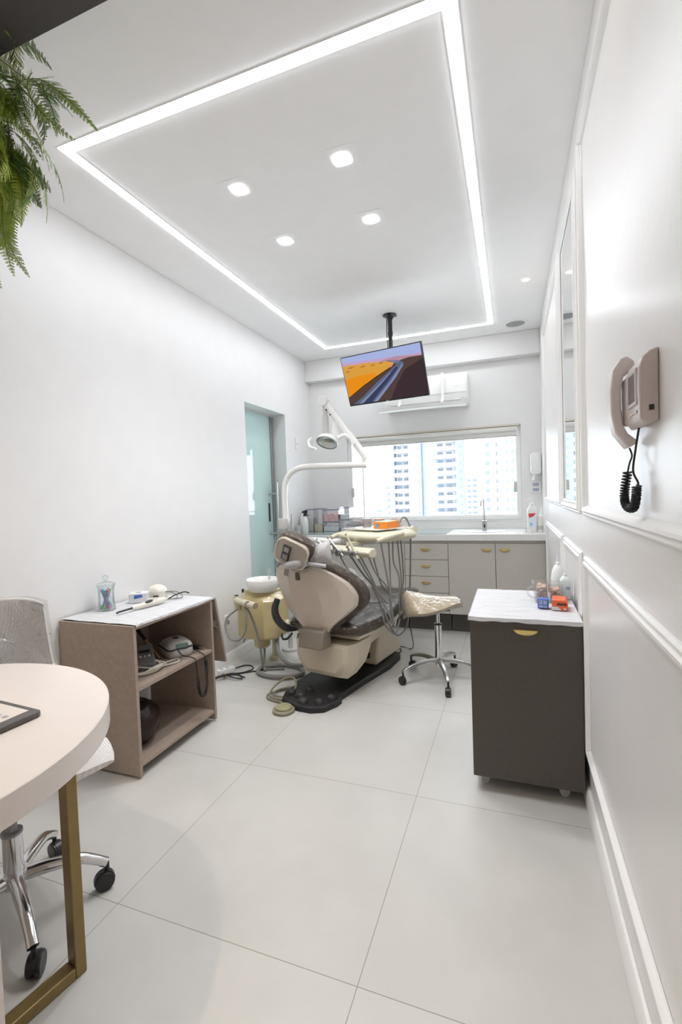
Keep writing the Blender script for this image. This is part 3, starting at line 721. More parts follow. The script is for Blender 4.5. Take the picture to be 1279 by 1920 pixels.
# lift housing
prof = [(.64, .038), (1.07, .038), (1.065, .10), (.99, .175), (.89, .235), (.79, .272), (.725, .285), (.695, .262), (.665, .16)]
mb = LB(); mb.prism(prof, .060, .168, 'x'); build('lift_housing', mb, BEIGE, ch, bevel=0.018, seg=3)
mb = LB(); mb.box(.085, .110, .632, .660, .085, .125); build('power_socket', mb, BLACKP, ch, bevel=0.003)
mb = LB(); mb.prism([(.45, .038), (.98, .038), (.92, .24), (.60, .30), (.48, .22)], -.13, .033, 'x'); build('lift_arm', mb, mat('olive_arm', (0.20, 0.19, 0.11), 0.5, noise=0.06), ch, bevel=0.01)
# seat casing
CXL = 0.045
def octo(y, hw2, zb, zt, ch_=0.35, rim=0.0):
    c1 = hw2*ch_; zc = zb+(zt-zb)*.36
    return [(CXL-hw2, y, zt), (CXL-hw2, y, zc+.04), (CXL-hw2*.93, y, zc), (CXL-hw2+c1, y, zb), (CXL+hw2-c1, y, zb), (CXL+hw2*.93, y, zc), (CXL+hw2, y, zc+.04), (CXL+hw2, y, zt)]
mb = LB(); mb.loft([octo(.115, .165, .165, .325), octo(.13, .195, .135, .345), octo(.19, .235, .112, .352), octo(.30, .240, .115, .352), octo(.365, .232, .20, .352), octo(.38, .225, .245, .352), octo(.75, .215, .275, .36), octo(1.05, .17, .325, .372), octo(1.20, .10, .352, .376)])
build('seat_casing', mb, BEIGE, ch, bevel=0.008, angle=25)
mb = LB(); mb.loft([[(CXL-s*.245, y, z) for s in (1,)]+[(CXL+.245, y, z)]+[(CXL+.232, y, z-.028), (CXL-.232, y, z-.028)] for y, z in ((.20, .392), (.42, .378), (.62, .378))]+
        [[(CXL-h2, y, z), (CXL+h2, y, z), (CXL+h2-.012, y, z-.025), (CXL-h2+.012, y, z-.025)] for y, h2, z in ((.85, .228, .39), (1.08, .19, .398), (1.22, .13, .402))])
build('seat_rim', mb, CREAM, ch, bevel=0.006)
# seat cushion and its film
def seatpad(off, wr):
    secs = []
    for i in range(27):
        t = i/26; y = .115-off+(1.20+2*off)*t
        e = max(0.03, 1-(2*t-1)**10)**.5
        h2 = (.262-.055*max(0, t-.35)/.65)*(.86+.14*e)+off
        zc = .432-.045*math.sin(PI*min(1, t*1.6))*.6+.012*t; th = .040*e+off
        L = []
        for j in range(28):
            c_, s_ = math.cos(2*PI*j/28), math.sin(2*PI*j/28)
            x = CXL+h2*math.copysign(abs(c_)**.45, c_); z = zc+th*math.copysign(abs(s_)**.7, s_)
            if s_ > 0: z += .022*abs(x-CXL)**2/.06
            if wr: z += wr*.010*mnoise.noise((x*13, y*16, 5.0)); x += wr*.006*mnoise.noise((z*20, y*20, 1.0))
            L.append((x, y, z))
        secs.append(L)
    return secs
mb = LB(); mb.loft(seatpad(0, 0)); sc1 = build('seat_cushion', mb, BROWN, ch, angle=60)
mb = LB(); mb.loft(seatpad(.007, 1)); build('plastic_cover', mb, FILM, sc1, angle=60)
# hinge block
mb = LB(); mb.prism([(-.005, .338), (.008, .395), (.025, .445), (.09, .455), (.114, .43), (.114, .345), (.07, .332)], -.040, .135, 'x'); build('hinge_block', mb, TAUPE, ch, bevel=0.008)
# backrest shell
BC = 0.028
OUT = [(.425, .082), (.455, .105), (.50, .165), (.545, .230), (.59, .280), (.64, .300), (.69, .296), (.735, .278), (.775, .245), (.81, .205), (.835, .160), (.852, .11)]
def bw(z, g=0.0):
    z0 = OUT[0][0]-g; z1 = OUT[-1][0]+g
    zz = OUT[0][0]+(z-z0)/(z1-z0)*(OUT[-1][0]-OUT[0][0])
    for (a, p), (b_, q) in zip(OUT, OUT[1:]):
        if zz <= b_+1e-9: return p+(q-p)*(zz-a)/(b_-a)+g
    return OUT[-1][1]+g
def byl(z): return .075-.20*(z-.43)
COLS = [-1, -.95, -.85, -.76, -.74, -.55, -.36, -.34, -.12, .12, .34, .36, .55, .74, .76, .85, .95, 1]
def bulge(s, hw2):
    x = abs(s)*hw2
    return max(0, x-.105)*.46+max(0, x-.225)*.45+(0.012 if abs(s) > .97 else 0)
def bsheet(g, dy, cols, zs, wr=0):
    L = []
    for z in zs:
        h2 = bw(z, g); row = []
        for s in cols:
            y = byl(z)+bulge(s, h2)+dy
            if wr: y += wr*.006*mnoise.noise((s*6, z*16, 9.0))
            row.append((.050-.20*(z-.43)+s*h2, y, z))
        L.append(row)
    return L
zs = [.425, .44, .47, .50, .53, .56, .59, .62, .65, .68, .71, .74, .77, .80, .825, .843, .852]
def sheetpair(g, d0, d1, zs, wr=0, cols=COLS):
    mb = LB(); A = bsheet(g, d0, cols, zs, wr); B = bsheet(g, d1, cols, zs, wr)
    n = len(cols); k = len(zs); vs = [p for r in A for p in r]+[p for r in B for p in r]; N = n*k; fs = []
    for i in range(k-1):
        for j in range(n-1):
            q = i*n+j; fs.append((q, q+1, q+n+1, q+n)); fs.append((N+q, N+q+n, N+q+n+1, N+q+1))
        q = i*n; fs.append((q, q+n, N+q+n, N+q)); q = i*n+n-1; fs.append((q+n, q, N+q, N+q+n))
    for j in range(n-1):
        fs.append((j+1, j, N+j, N+j+1)); q = (k-1)*n+j; fs.append((q, q+1, N+q+1, N+q))
    mb.add(vs, fs); return mb
bs = build('backrest_shell', sheetpair(0, 0, .022, zs), SHELL, ch, angle=8)
mb = LB(); mb.prism(rrect(.032, .058, .010, 4, (-.025, .785)), byl(.785)-.004, byl(.785)+.004, 'y'); build('release_slot', mb, mat('olive_slot', (0.10, 0.10, 0.05), 0.5, noise=0.1), bs)
mb = LB(); mb.lathe([(.001, 0), (.011, 0), (.011, .004), (.001, .004)], (0, 0, 0), n=20)
mb.v = [tuple(DT @ Vector((.125+(DT.inverted() @ Vector(p)).x, byl(.50)-.002+.010+(DT.inverted() @ Vector(p)).z, .505+(DT.inverted() @ Vector(p)).y))) for p in mb.v]
build('screw_cap', mb, BEIGE, bs)
zs2 = [.44, .47, .50, .54, .58, .62, .66, .70, .74, .78, .81, .84, .862, .872]
cu = build('backrest_cushion', sheetpair(.022, .024, .105, zs2, 0), BROWN, ch, angle=50, bevel=0.02, seg=3)
fc = [-1, -.9, -.75, -.6, -.45, -.3, -.15, 0, .15, .3, .45, .6, .75, .9, 1]
build('plastic_cover', sheetpair(.034, .018, .116, [.43+.45*i/26 for i in range(27)], 1, fc), FILM, cu, angle=60, bevel=0.008)
# armrest
for sx, nm in ((-1, 'armrest'),):
    P = [(-.265, .09, .60), (-.282, .08, .54), (-.275, .09, .47), (-.235, .13, .405), (-.215, .22, .385), (-.215, .30, .385)]
    mb = LB(); mb.tube(spline(P, 6), [.019+.007*math.sin(PI*i/30) for i in range(31)], n=14); build(nm, mb, mat('charcoal_sleeve', (0.045, 0.045, 0.05), 0.6, noise=0.15), ch)
# headrest
HT = DT @ Matrix.Translation((.012, -.085, .940)) @ Matrix.Rotation(R(14), 4, 'Z') @ Matrix.Rotation(R(24), 4, 'Y') @ Matrix.Rotation(R(16), 4, 'X')
hd = LB(); hd.T = HT
def pillow_secs(hw2, hh, th, n=11, p=4, y0=0):
    secs = []
    for i in range(n):
        t = -1+2*i/(n-1); e = (1-abs(t)**p)**(1/p) if abs(t) < 1 else .02
        k = .55+.45*(1-abs(t)**6)
        secs.append([(hw2*k*q[0], y0+th*t, hh*k*q[1]) for q in [(math.copysign(abs(math.cos(2*PI*j/28))**.6, math.cos(2*PI*j/28)), math.copysign(abs(math.sin(2*PI*j/28))**.6, math.sin(2*PI*j/28))) for j in range(28)]])
    return secs
hd.loft(pillow_secs(.125, .098, .048, y0=.045)); hc = build('headrest_cushion', hd, BROWN, ch, angle=60)
hp = MB(HT); hp.prism(rrect(.215, .165, .05, 6), -.022, .002, 'y'); build('headrest_back', hp, SHELL, ch, bevel=0.006)
hp = MB(HT); hp.tube([(x, -.020, z) for x, z in rrect(.205, .155, .048, 7)], .0050, n=8, closed=True); build('headrest_trim', hp, CREAM, ch)
hp = MB(HT); hp.prism(rrect(.052, .098, .004, 3, (-.030, -.005)), -.030, -.0222, 'y'); br = build('headrest_bracket', hp, BLACKP, ch, bevel=0.002)
hp = MB(HT); hp.box(-.046, -.014, -.034, -.0305, .004, .036); hp.box(-.046, -.014, -.034, -.0305, -.046, -.014); build('slide_plate', hp, STEEL, br)
hp = MB(HT); hp.box(-.02, .02, -.018, -.006, -.16, -.075); build('headrest_stem', hp, STEEL, ch, bevel=0.004)
fl_ = MB(HT); fl_.loft([[(x+.006*mnoise.noise((x*30, z*30, i)), y, z+.006*mnoise.noise((z*30, x*30, i+3))) for x, y, z in s] for i, s in enumerate(pillow_secs(.138, .112, .066, y0=.035))]); build('plastic_cover', fl_, FILM, hc, angle=60)
# grey gathered cloth below the headrest (cover sleeve) and cushion
gc = LB(); gc.tube(spline([(-.10, -.03, .865), (-.05, -.075, .862), (.01, -.095, .868), (.07, -.07, .885), (.11, -.02, .915)], 6), [.012+.014*math.sin(PI*i/24) for i in range(25)], n=14); build('gathered_cover', gc, GREYFAB, ch, label='grey gathered cloth cover')

NT = DT @ Matrix.Translation((.135, -.005, .93)) @ Matrix.Rotation(R(20), 4, 'Z') @ Matrix.Rotation(R(-8), 4, 'Y') @ Matrix.Rotation(R(-10), 4, 'X')
np_ = thing('neck_pillow', 'grey satin pillow tied beside the headrest of the dental chair', 'pillow', T=NT)
mb = MB(NT); secs = []
for i in range(13):
    u = -1+2*i/12; L = []
    for j in range(26):
        a = 2*PI*j/26; c_, s_ = math.cos(a), math.sin(a)
        hx = .085*math.copysign(abs(u)**.9, u)
        z = .072*math.copysign(abs(c_)**.8, c_)*(1-.22*(1-u*u)); th = .036*(1-u**6)*(1-abs(c_)**3*.75)
        L.append((hx, th*s_+.004*mnoise.noise((u*4, c_*4, s_)), z))
    secs.append(L)
mb.loft(secs); build('cushion', mb, GREYFAB, np_, angle=70)
mb = MB(NT); mb.lathe([(.012, -.018), (.020, 0), (.012, .018)], (-.068, -.035, -.052), n=14); mb.tube(spline([(-.07, -.03, -.05), (-.02, -.035, -.065), (.05, -.03, -.085)], 5), .012, n=10); build('knot', mb, GREYFAB, np_)

# ------------------------------------------------------------------ cuspidor unit beside the chair
UX, UY = -1.80, 3.14
cu_ = thing('spittoon_unit', 'yellowed dental spittoon unit with white bowl left of the dental chair', 'spittoon unit', (UX, UY, 0))
mb = MB(); body = [(-1.985, 3.03), (-1.93, 2.995), (-1.74, 2.995), (-1.66, 3.05), (-1.65, 3.22), (-1.70, 3.28), (-1.93, 3.28), (-1.985, 3.22)]
def bl(s, z): return [(-1.815+(x+1.815)*s, 3.14+(y-3.14)*s, z) for x, y in body]
mb.loft([bl(.93, .215), bl(1.0, .235), bl(.985, .42), bl(.96, .50), bl(.84, .53), bl(.72, .545), bl(.70, .575)]); build('housing', mb, OCHRE, cu_, bevel=0.008, angle=28)
mb = MB(); mb.lathe([(.001, .135), (.045, .138), (.062, .155), (.064, .217)], (-1.81, 3.09, 0), n=24); build('drain_cup', mb, OCHRE, cu_)
mb = MB(); mb.lathe([(.075, .560), (.105, .572), (.118, .600), (.126, .655), (.124, .659), (.119, .655), (.108, .61), (.06, .585), (.001, .58)], (-1.795, 3.10, 0), n=44); build('bowl', mb, mat('white_porcelain', (0.82, 0.81, 0.79), 0.12, coat=0.6), cu_)
mb = MB(); mb.tube(spline([(-1.80, 3.215, .57), (-1.80, 3.215, .70), (-1.79, 3.20, .715), (-1.765, 3.17, .70)], 6), .005, n=10); build('water_spout', mb, STEEL, cu_)
mb = MB(); mb.cyl((-1.955, 2.985, .44), (-1.955, 2.985, .545), .026, n=22); mb.cyl((-1.955, 2.975, .515), (-1.735, 2.88, .505), .024, n=20); mb.cyl((-1.87, 2.94, .51), (-1.87, 2.94, .585), .012, n=14)
hn = build('suction_holder', mb, CREAM, cu_)
mb = MB(); mb.cyl((-1.955, 2.985, .545), (-1.955, 2.985, .551), .016, n=18); mb.cyl((-1.87, 2.94, .585), (-1.87, 2.94, .61), .009, n=12); build('suction_valve', mb, BLACKP, hn)
mb = MB(); mb.cyl((-1.80, 2.895, .508), (-1.80, 2.888, .508), .026, n=20); mb.cyl((-1.742, 2.884, .5056), (-1.730, 2.878, .505), .022, n=18); build('holder_ring', mb, mat('brown_cap', (0.36, 0.28, 0.20), 0.5, noise=0.05), hn)
mb = MB(); mb.tube(spline([(-1.94, 2.97, .45), (-2.00, 2.93, .40), (-2.005, 2.90, .33), (-1.945, 2.87, .255), (-1.87, 2.87, .255), (-1.825, 2.88, .32), (-1.82, 2.89, .42), (-1.85, 2.92, .48)], 7), .0075, n=10); build('hose', mb, GREYHOSE, cu_)
mb = MB(); mb.tube(spline([(-1.85, 2.93, .49), (-1.81, 2.93, .43), (-1.785, 2.95, .33), (-1.765, 2.97, .20), (-1.755, 2.98, .08), (-1.745, 2.985, .013), (-1.68, 3.0, .012), (-1.60, 3.03, .012)], 7), .0085, n=10); build('hose', mb, GREYHOSE, cu_)
mb = MB(); mb.tube(spline([(-1.79, 3.08, .15), (-1.775, 3.05, .09), (-1.76, 3.01, .028), (-1.72, 2.95, .014)], 7), .0085, n=10); build('hose', mb, OLIVEHOSE, cu_)
mb = MB(); mb.tube(spline([(-1.60+.175*math.cos(2*PI*i/10), 2.965+.115*math.sin(2*PI*i/10), .0165+.004*math.sin(i)) for i in range(10)], 6, closed=True), .015, n=12, closed=True); build('hose', mb, GREYHOSE, cu_)
mb = MB(); mb.tube(spline([(-1.68, 3.10, .24), (-1.68, 3.07, .17), (-1.62, 3.02, .10), (-1.52, 2.97, .07), (-1.42, 2.98, .07)], 7), .014, n=12); build('hose', mb, GREYHOSE, cu_)
mb = MB(); mb.tube(spline([(-1.66, 3.12, .24), (-1.63, 3.08, .215), (-1.585, 3.07, .225), (-1.56, 3.10, .26)], 6), .008, n=8); build('drain_tube', mb, BLACKR, cu_)
mb = MB(); mb.cyl((-1.945, 3.06, .195), (-1.945, 3.06, .235), .013, n=14); mb.cyl((-1.945, 3.06, .20), (-1.93, 3.01, .185), .006, n=10); build('drain_valve', mb, STEEL, cu_)
mb = MB(); mb.cyl((-1.78, 3.24, .0005), (-1.78, 3.24, .03), .05, n=24); mb.cyl((-1.78, 3.24, .03), (-1.78, 3.24, .25), .03, n=20); mb.cyl((-1.70, 3.22, .30), (-1.40, 3.05, .30), .03, n=16); build('support', mb, CREAM, cu_)

# ------------------------------------------------------------------ dental operating light on its pole
PX, PY = -1.757, 3.45
dl = thing('dental_light', 'white dental operating light on a bent pole rising behind the chair', 'dental light', (PX, PY, 0))
mb = MB(); P = [(PX, PY, .98), (PX, PY, 1.10), (PX, PY, 1.28), (PX+.012, PY, 1.385), (PX+.055, PY, 1.460), (PX+.13, PY, 1.502), (PX+.22, PY, 1.512), (PX+.45, PY, 1.507), (-1.042, PY, 1.499)]
mb.tube(spline(P, 8), .024, n=18); build('pole', mb, WHITEG, dl)
mb = MB(); mb.cyl((PX, PY, .0005), (PX, PY, .02), .07, n=28); mb.cyl((PX, PY, .02), (PX, PY, .98), .019, n=16); mb.cyl((PX-.03, PY, .6), (PX-.03, PY, .98), .008); build('pole_base', mb, LGREY, dl)
mb = MB(); rbox(mb, (PX-.002, PY-.01, 1.055), (.085, .09, .085), .012, 'z', 4, .004); build('clamp_box', mb, LGREY, dl)
mb = MB(); mb.cyl((PX+.052, PY-.03, .93), (PX+.066, PY-.03, 1.05), .011, .008, n=14); mb.cyl((PX+.066, PY-.03, 1.05), (PX+.07, PY-.03, 1.115), .013, .010, n=14); mb.cyl((PX+.07, PY-.03, 1.115), (PX+.072, PY-.03, 1.135), .008, n=12); build('air_syringe', mb, STEEL, dl)
mb = MB(); mb.cyl((-1.068, PY, 1.51), (-1.068, PY, 1.560), .015, n=18); build('swivel_post', mb, WHITEG, dl)
mb = MB(); A = Vector((-1.035, PY, 1.538)); B = Vector((-1.378, PY, 2.02)); mb.cyl(A, B, .028, .030, n=20)
arm = build('spring_arm', mb, WHITEG, dl)
mb = MB(); mb.cyl(B+Vector((0, -.045, -.006)), B+Vector((0, .045, -.006)), .040, n=28); build('elbow', mb, WHITEP, dl, bevel=0.005)
mb = MB(); dv = (A-B).normalized()
for t in (.07, .12): mb.cyl(B+dv*t+Vector((-.012, -.033, -.02)), B+dv*t+Vector((-.012, -.026, -.02)), .006, n=10)
build('screw', mb, BLACKP, arm)
LXc, LZ = -1.372, 1.725
mb = MB(); mb.cyl((LXc, PY, 1.985), (LXc, PY, 1.90), .019, n=16); mb.cyl((LXc, PY, 1.90), (LXc, PY, 1.76), .026, n=18); build('drop_tube', mb, LGREY, dl)
# lamp head: shallow oval reflector dish tilted towards the chair
HTm = Matrix.Translation((-1.345, PY-.05, 1.690)) @ Matrix.Rotation(R(10), 4, 'Y') @ Matrix.Rotation(R(-38), 4, 'X') @ Matrix.Scale(.80, 4)   # local -z faces down and forward
mb = MB(HTm); loops = []
for rr, z in ((.092, -.012), (.098, -.006), (.100, .004), (.092, .030), (.070, .055), (.035, .070), (.002, .074)): loops.append([(rr*1.12*math.cos(2*PI*j/36), rr*.92*math.sin(2*PI*j/36), z) for j in range(36)])
mb.loft(loops, False, True); hdp = build('lamp_head', mb, WHITEG, dl)
mb = MB(HTm); loops = []
for rr, z in ((.090, -.010), (.082, .018), (.060, .040), (.030, .052), (.002, .055)): loops.append([(rr*1.12*math.cos(2*PI*j/36), rr*.92*math.sin(2*PI*j/36), z) for j in range(36)])
mb.loft(loops, False, True); build('reflector', mb, mat('reflector', (0.75, 0.74, 0.70), 0.18, metal=0.9, noise=0.03), hdp)
mb = MB(HTm); mb.ellipsoid((.010, 0, .012), .045, .030, .020); build('bulb_shield', mb, mat('amber_glass', (0.75, 0.42, 0.12), 0.2, coat=0.5), hdp)
mb = MB(HTm); mb.cyl((.042, -.01, -.005), (.042, -.01, .03), .022, n=18); build('bulb_cap', mb, GREYP, hdp)
mb = MB(HTm); loops = [[((.094)*1.12*math.cos(2*PI*j/36), .094*.92*math.sin(2*PI*j/36), -.012+z) for j in range(36)] for z in (0, .002)]; mb.loft(loops); build('front_glass', mb, PANE, hdp)
mb = MB(HTm); mb.tube([(.094*1.13*math.cos(2*PI*j/36), .094*.93*math.sin(2*PI*j/36), -.012) for j in range(36)], .004, n=8, closed=True); build('dark_rim', mb, GREYP, hdp)
mb = MB(); mb.tube(spline([(-1.45, PY-.10, 1.73), (-1.475, PY-.11, 1.70), (-1.46, PY-.12, 1.655), (-1.41, PY-.12, 1.635)], 6), [.008+.004*math.sin(PI*i/18) for i in range(19)], n=12); build('handle', mb, WHITEG, dl)
mb = MB(); mb.tube(spline([(-1.25, PY-.05, 1.71), (-1.20, PY-.05, 1.73), (-1.15, PY-.05, 1.70), (-1.13, PY-.05, 1.655)], 6), [.022-.008*i/18 for i in range(19)], n=12); build('handle', mb, WHITEG, dl)
mb = MB(); mb.cyl((-1.30, PY, 1.73), (-1.285, PY, 1.845), .034, .026, n=20); build('lamp_housing', mb, WHITEP, dl)

# ------------------------------------------------------------------ delivery unit over the patient's lap
UT = Matrix.Translation((-1.006, 3.057, 0)) @ Matrix.Rotation(-0.528, 4, 'Z')
du = thing('delivery_unit', 'cream dental delivery unit with handpieces and hanging grey hoses over the chair', 'dental unit', T=UT)
def L2(): return MB(UT)
def body_sec(s, z, y0=0.0, y1=.40): return [(-.20*s, y0-.01, z), (-.10, y0-.030, z), (.10, y0-.030, z), (.20*s, y0-.01, z), (.232*s, y0+.06, z), (.235*s, y1-.08, z), (.19*s, y1, z), (-.19*s, y1, z), (-.235*s, y1-.08, z), (-.232*s, y0+.06, z)]
mb = L2(); mb.loft([body_sec(.80, .945, .05, .37), body_sec(.94, .955, .012, .39), body_sec(1.0, .975), body_sec(1.0, .990), body_sec(.93, 1.008, .02, .39), body_sec(.86, 1.014, .05, .37)]); ub = build('unit_body', mb, CREAM, du, bevel=0.006, angle=30)
mb = L2()
for s in (-1, 1):
    mb.tube(spline([(s*.235, -.045, .966), (s*.245, .0, .978), (s*.250, .10, .992), (s*.248, .19, 1.000)], 5), [.013+.004*math.sin(PI*i/15) for i in range(16)], n=12)
build('side_handle', mb, CREAM, du)
mb = L2(); mb.tube([(.10, .385, 1.002), (.205, .36, 1.012)], [.022, .026], n=16); build('end_knob', mb, CREAM, du)
mb = L2(); rbox(mb, (-.02, .18, 1.028), (.37, .30, .006), .02, 'z', 5, .002); mb.box(-.10, .08, .06, .30, 1.013, 1.026); build('top_tray', mb, mat('ivory_tray', (0.70, 0.66, 0.56), 0.3, noise=0.02), du)
mb = L2(); sec = [(-.118, .925), (-.145, .900), (-.135, .872), (-.095, .862), (-.070, .885), (-.080, .925)]
mb.loft([[(x, y, z) for y, z in sec] for x in (-.175, -.16, .235, .258)]); hb_ = build('handpiece_holder', mb, CREAM, du, bevel=0.006)
mb = L2(); mb.box(-.02, .02, -.09, .04, .925, .950); build('holder_bracket', mb, CREAM, du)
# handpieces resting in the holder
for i, (x, mcol, ln, an) in enumerate(((-.140, STEEL, .125, -48), (-.062, GREYHOSE, .06, -20), (-.012, STEEL, .135, -42), (.090, GREYHOSE, .05, -15), (.145, CREAM, .145, -22))):
    q = L2(); dx, dz = math.sin(R(an)), math.cos(R(an)); b0 = Vector((x, -.152, .885)); up = Vector((dx, -.22, dz)).normalized()
    q.cyl(b0-up*.030, b0+up*.020, .0105, n=14); q.cyl(b0+up*.020, b0+up*ln*.8, .009, .0065, n=14); q.cyl(b0+up*ln*.8, b0+up*ln, .005, .004, n=12)
    tip = b0+up*ln; q.cyl(tip+Vector((-.010, 0, -.003)), tip+Vector((.006, 0, .007)), .0055, n=12)
    hpz = build('handpiece', q, mcol, du)
    q = L2(); q.cyl((x, -.128, .898), (x, -.165, .892), .013, n=16); build('hook', q, GREYP, hpz)
HO = {'a': [(-1.13, 3.005, .87), (-1.091, 2.995, 0.80), (-1.035, 2.959, 0.74), (-1.007, 2.965, 0.66), (-.995, 3.017, 0.58), (-0.958, 3.085, 0.525), (-0.902, 3.158, 0.507), (-.86, 3.17, .52)],
      'b': [(-1.037, 2.962, 0.869), (-0.943, 2.939, 0.748), (-0.878, 2.959, 0.657), (-0.831, 2.971, 0.514), (-0.81, 2.974, 0.407), (-0.781, 3.036, 0.338), (-0.765, 3.093, 0.318), (-.75, 3.15, .40)],
      'c': [(-0.98, 2.929, 0.867), (-0.911, 2.898, 0.774), (-0.848, 2.916, 0.649), (-0.795, 2.932, 0.543), (-0.754, 2.943, 0.437), (-.74, 2.96, .40), (-.735, 3.0, .45)],
      'd': [(-0.941, 2.90, 0.862), (-0.888, 2.89, 0.773), (-0.848, 2.917, 0.667), (-0.81, 2.928, 0.596), (-0.790, 2.985, 0.548), (-.785, 3.05, .60), (-.80, 3.10, .94)],
      'e': [(-0.875, 2.862, 0.873), (-0.832, 2.873, 0.762), (-0.792, 2.938, 0.682), (-0.779, 2.994, 0.618), (-0.773, 2.989, 0.441), (-.765, 3.0, .40)],
      'f': [(-0.845, 2.86, 0.885), (-0.835, 2.91, 0.771), (-0.828, 2.978, 0.673), (-0.811, 3.087, 0.587), (-0.777, 3.206, 0.559), (-0.748, 3.272, 0.62), (-0.748, 3.279, 0.792), (-0.759, 3.28, 0.96)],
      'g': [(-0.826, 2.989, 0.95), (-0.802, 2.992, 0.796), (-0.779, 2.995, 0.636), (-0.76, 2.994, 0.441), (-.755, 3.0, .40)],
      'h': [(-0.774, 3.114, 0.95), (-0.773, 3.11, 0.804), (-0.74, 3.118, 0.705), (-0.74, 3.113, 0.558), (-0.739, 3.109, 0.43)],
      'i': [(-0.755, 3.235, 1.06), (-.735, 3.26, 1.095), (-0.715, 3.299, 1.085), (-0.692, 3.308, 1.02), (-0.691, 3.304, 0.904), (-0.701, 3.289, 0.618), (-0.716, 3.276, 0.408), (-0.721, 3.217, 0.327), (-0.753, 3.151, 0.288), (-0.769, 3.092, 0.307), (-0.79, 3.0, 0.406), (-0.82, 2.971, 0.514)],
      'j': [(-.755, 3.16, .96), (-.742, 3.16, .80), (-.735, 3.165, .66), (-.745, 3.16, .50), (-.75, 3.14, .42)]}
for k, P in HO.items():
    q = MB(); q.tube(spline(P, 7), .0065 if k in 'bgi' else .0050, n=8); build('hose', q, OLIVEHOSE if k in 'j' else GREYHOSE, du)
q = MB(); q.cyl((-1.735, 3.45, .93), (-1.19, 3.25, .925), .022, n=18); q.tube(spline([(-1.19, 3.25, .925), (-1.0, 3.27, .93), (-.72, 3.43, .937)], 6), .024, n=18); q.cyl((-.95, 3.30, .93), (-.95, 3.30, .956), .03, n=18); build('support_arm', q, WHITEG, du)

# things on the delivery unit
ob = thing('orange_box', 'orange cardboard box with a silver round emblem on the delivery unit tray', 'box', T=UT @ Matrix.Translation((.085, .185, 1.032)) @ Matrix.Rotation(R(18), 4, 'Z'))
q = MB().box(-.055, .055, -.075, .10, 0, .046); build('carton', q, ORANGE, ob, local=True, bevel=0.0015)
q = MB(); q.cyl((-.022, -.0752, .022), (-.022, -.0765, .022), .017, n=24); build('emblem', q, STEEL, ob, local=True)
q = MB().box(-.050, .050, -.070, .095, .0462, .0466); build('lid_label', q, mat('pale_orange', (0.90, 0.62, 0.45), 0.5), ob, local=True)
for i, (x, y, lab, cc) in enumerate(((-.135, .215, 'round clear pot with a reddish lid standing on the delivery unit tray', (0.42, 0.37, 0.36)), (-.050, .262, 'round grey pot with an orange tinted side on the delivery unit tray', (0.55, 0.40, 0.34)))):
    t = thing('small_pot', lab, 'pot', T=UT @ Matrix.Translation((x, y, 1.0325)))
    q = MB(); q.lathe([(.034, 0), (.036, .03), (.036, .058), (.032, .060), (.001, .060)], n=28); build('pot', q, mat('pot_grey', (0.36, 0.35, 0.35), 0.3, noise=0.05), t, local=True)
    q = MB(); q.lathe([(.0365, .034), (.0385, .036), (.0385, .060), (.001, .0615)], n=28); build('lid', q, mat('pot_lid_%d' % i, cc, 0.35), t, local=True)
t = thing('burs_organizer', 'grey bur organizer stacked full on the left end of the delivery unit tray', 'organizer', T=UT @ Matrix.Translation((-.125, .085, 1.0325)))
q = MB().box(-.065, .075, -.045, .045, 0, .012); build('tray', q, CLEARP, t, local=True)
q = MB().box(-.055, .060, -.036, .036, .0125, .030); blk = build('bur_block', q, mat('block_grey', (0.20, 0.20, 0.21), 0.4, noise=0.05), t, local=True, bevel=0.001)
q = MB()
for i in range(9):
    for j in range(4): q.cyl((-.048+i*.0125, -.028+j*.019, .030), (-.048+i*.0125, -.028+j*.019, .041+.004*((i*7+j*3) % 3)), .0028, n=8)
build('bur', q, STEEL, blk, local=True)['kind'] = 'stuff'
t = thing('face_shield', 'pale grey folded mask behind the orange box on the delivery unit', 'mask', T=UT @ Matrix.Translation((.045, .325, 1.0325)))
q = MB(); q.loft([[(-.055, 0, 0), (.055, 0, 0), (.055, .03, 0), (-.055, .03, 0)], [(-.050, -.005, .045), (.045, -.005, .050), (.045, .01, .050), (-.050, .01, .045)], [(-.03, .0, .062), (.025, .0, .066), (.025, .006, .066), (-.03, .006, .062)]]); build('mask', q, mat('grey_mask', (0.55, 0.53, 0.51), 0.7, noise=0.04), t, local=True, bevel=0.004)

# ------------------------------------------------------------------ foot pedal with its cord
fp = thing('foot_pedal', 'round olive foot pedal with coiled cord on the floor in front of the chair', 'foot pedal', (-1.300, 2.43, 0))
q = MB(); q.lathe([(.060, .0005), (.066, .004), (.066, .016), (.060, .020)], (-1.300, 2.43, 0), n=40); build('base', q, OLIVEHOSE, fp)
q = MB(); q.lathe([(.050, .0202), (.050, .030), (.046, .034), (.001, .035)], (-1.300, 2.43, 0), n=40); build('pad', q, mat('olive_pad', (0.33, 0.31, 0.19), 0.5, noise=0.06), fp)
q = MB(); P = [(-1.325, 2.497, .010), (-1.37, 2.52, .009), (-1.47, 2.55, .008), (-1.50, 2.62, .008), (-1.42, 2.72, .008), (-1.33, 2.69, .008), (-1.30, 2.61, .008), (-1.36, 2.55, .010), (-1.46, 2.56, .020),
             (-1.47, 2.62, .05), (-1.41, 2.67, .095), (-1.35, 2.68, .10), (-1.32, 2.64, .06), (-1.37, 2.58, .02), (-1.45, 2.59, .018), (-1.46, 2.66, .018), (-1.40, 2.74, .012), (-1.34, 2.76, .010), (-1.28, 2.80, .016), (-1.22, 2.83, .030)]
q.tube(spline(P, 6), .0062, n=8); build('cord', q, OLIVEHOSE, fp)

def lin(r, g, b): return tuple((c/255/12.92 if c/255 <= 0.04045 else ((c/255+0.055)/1.055)**2.4) for c in (r, g, b))
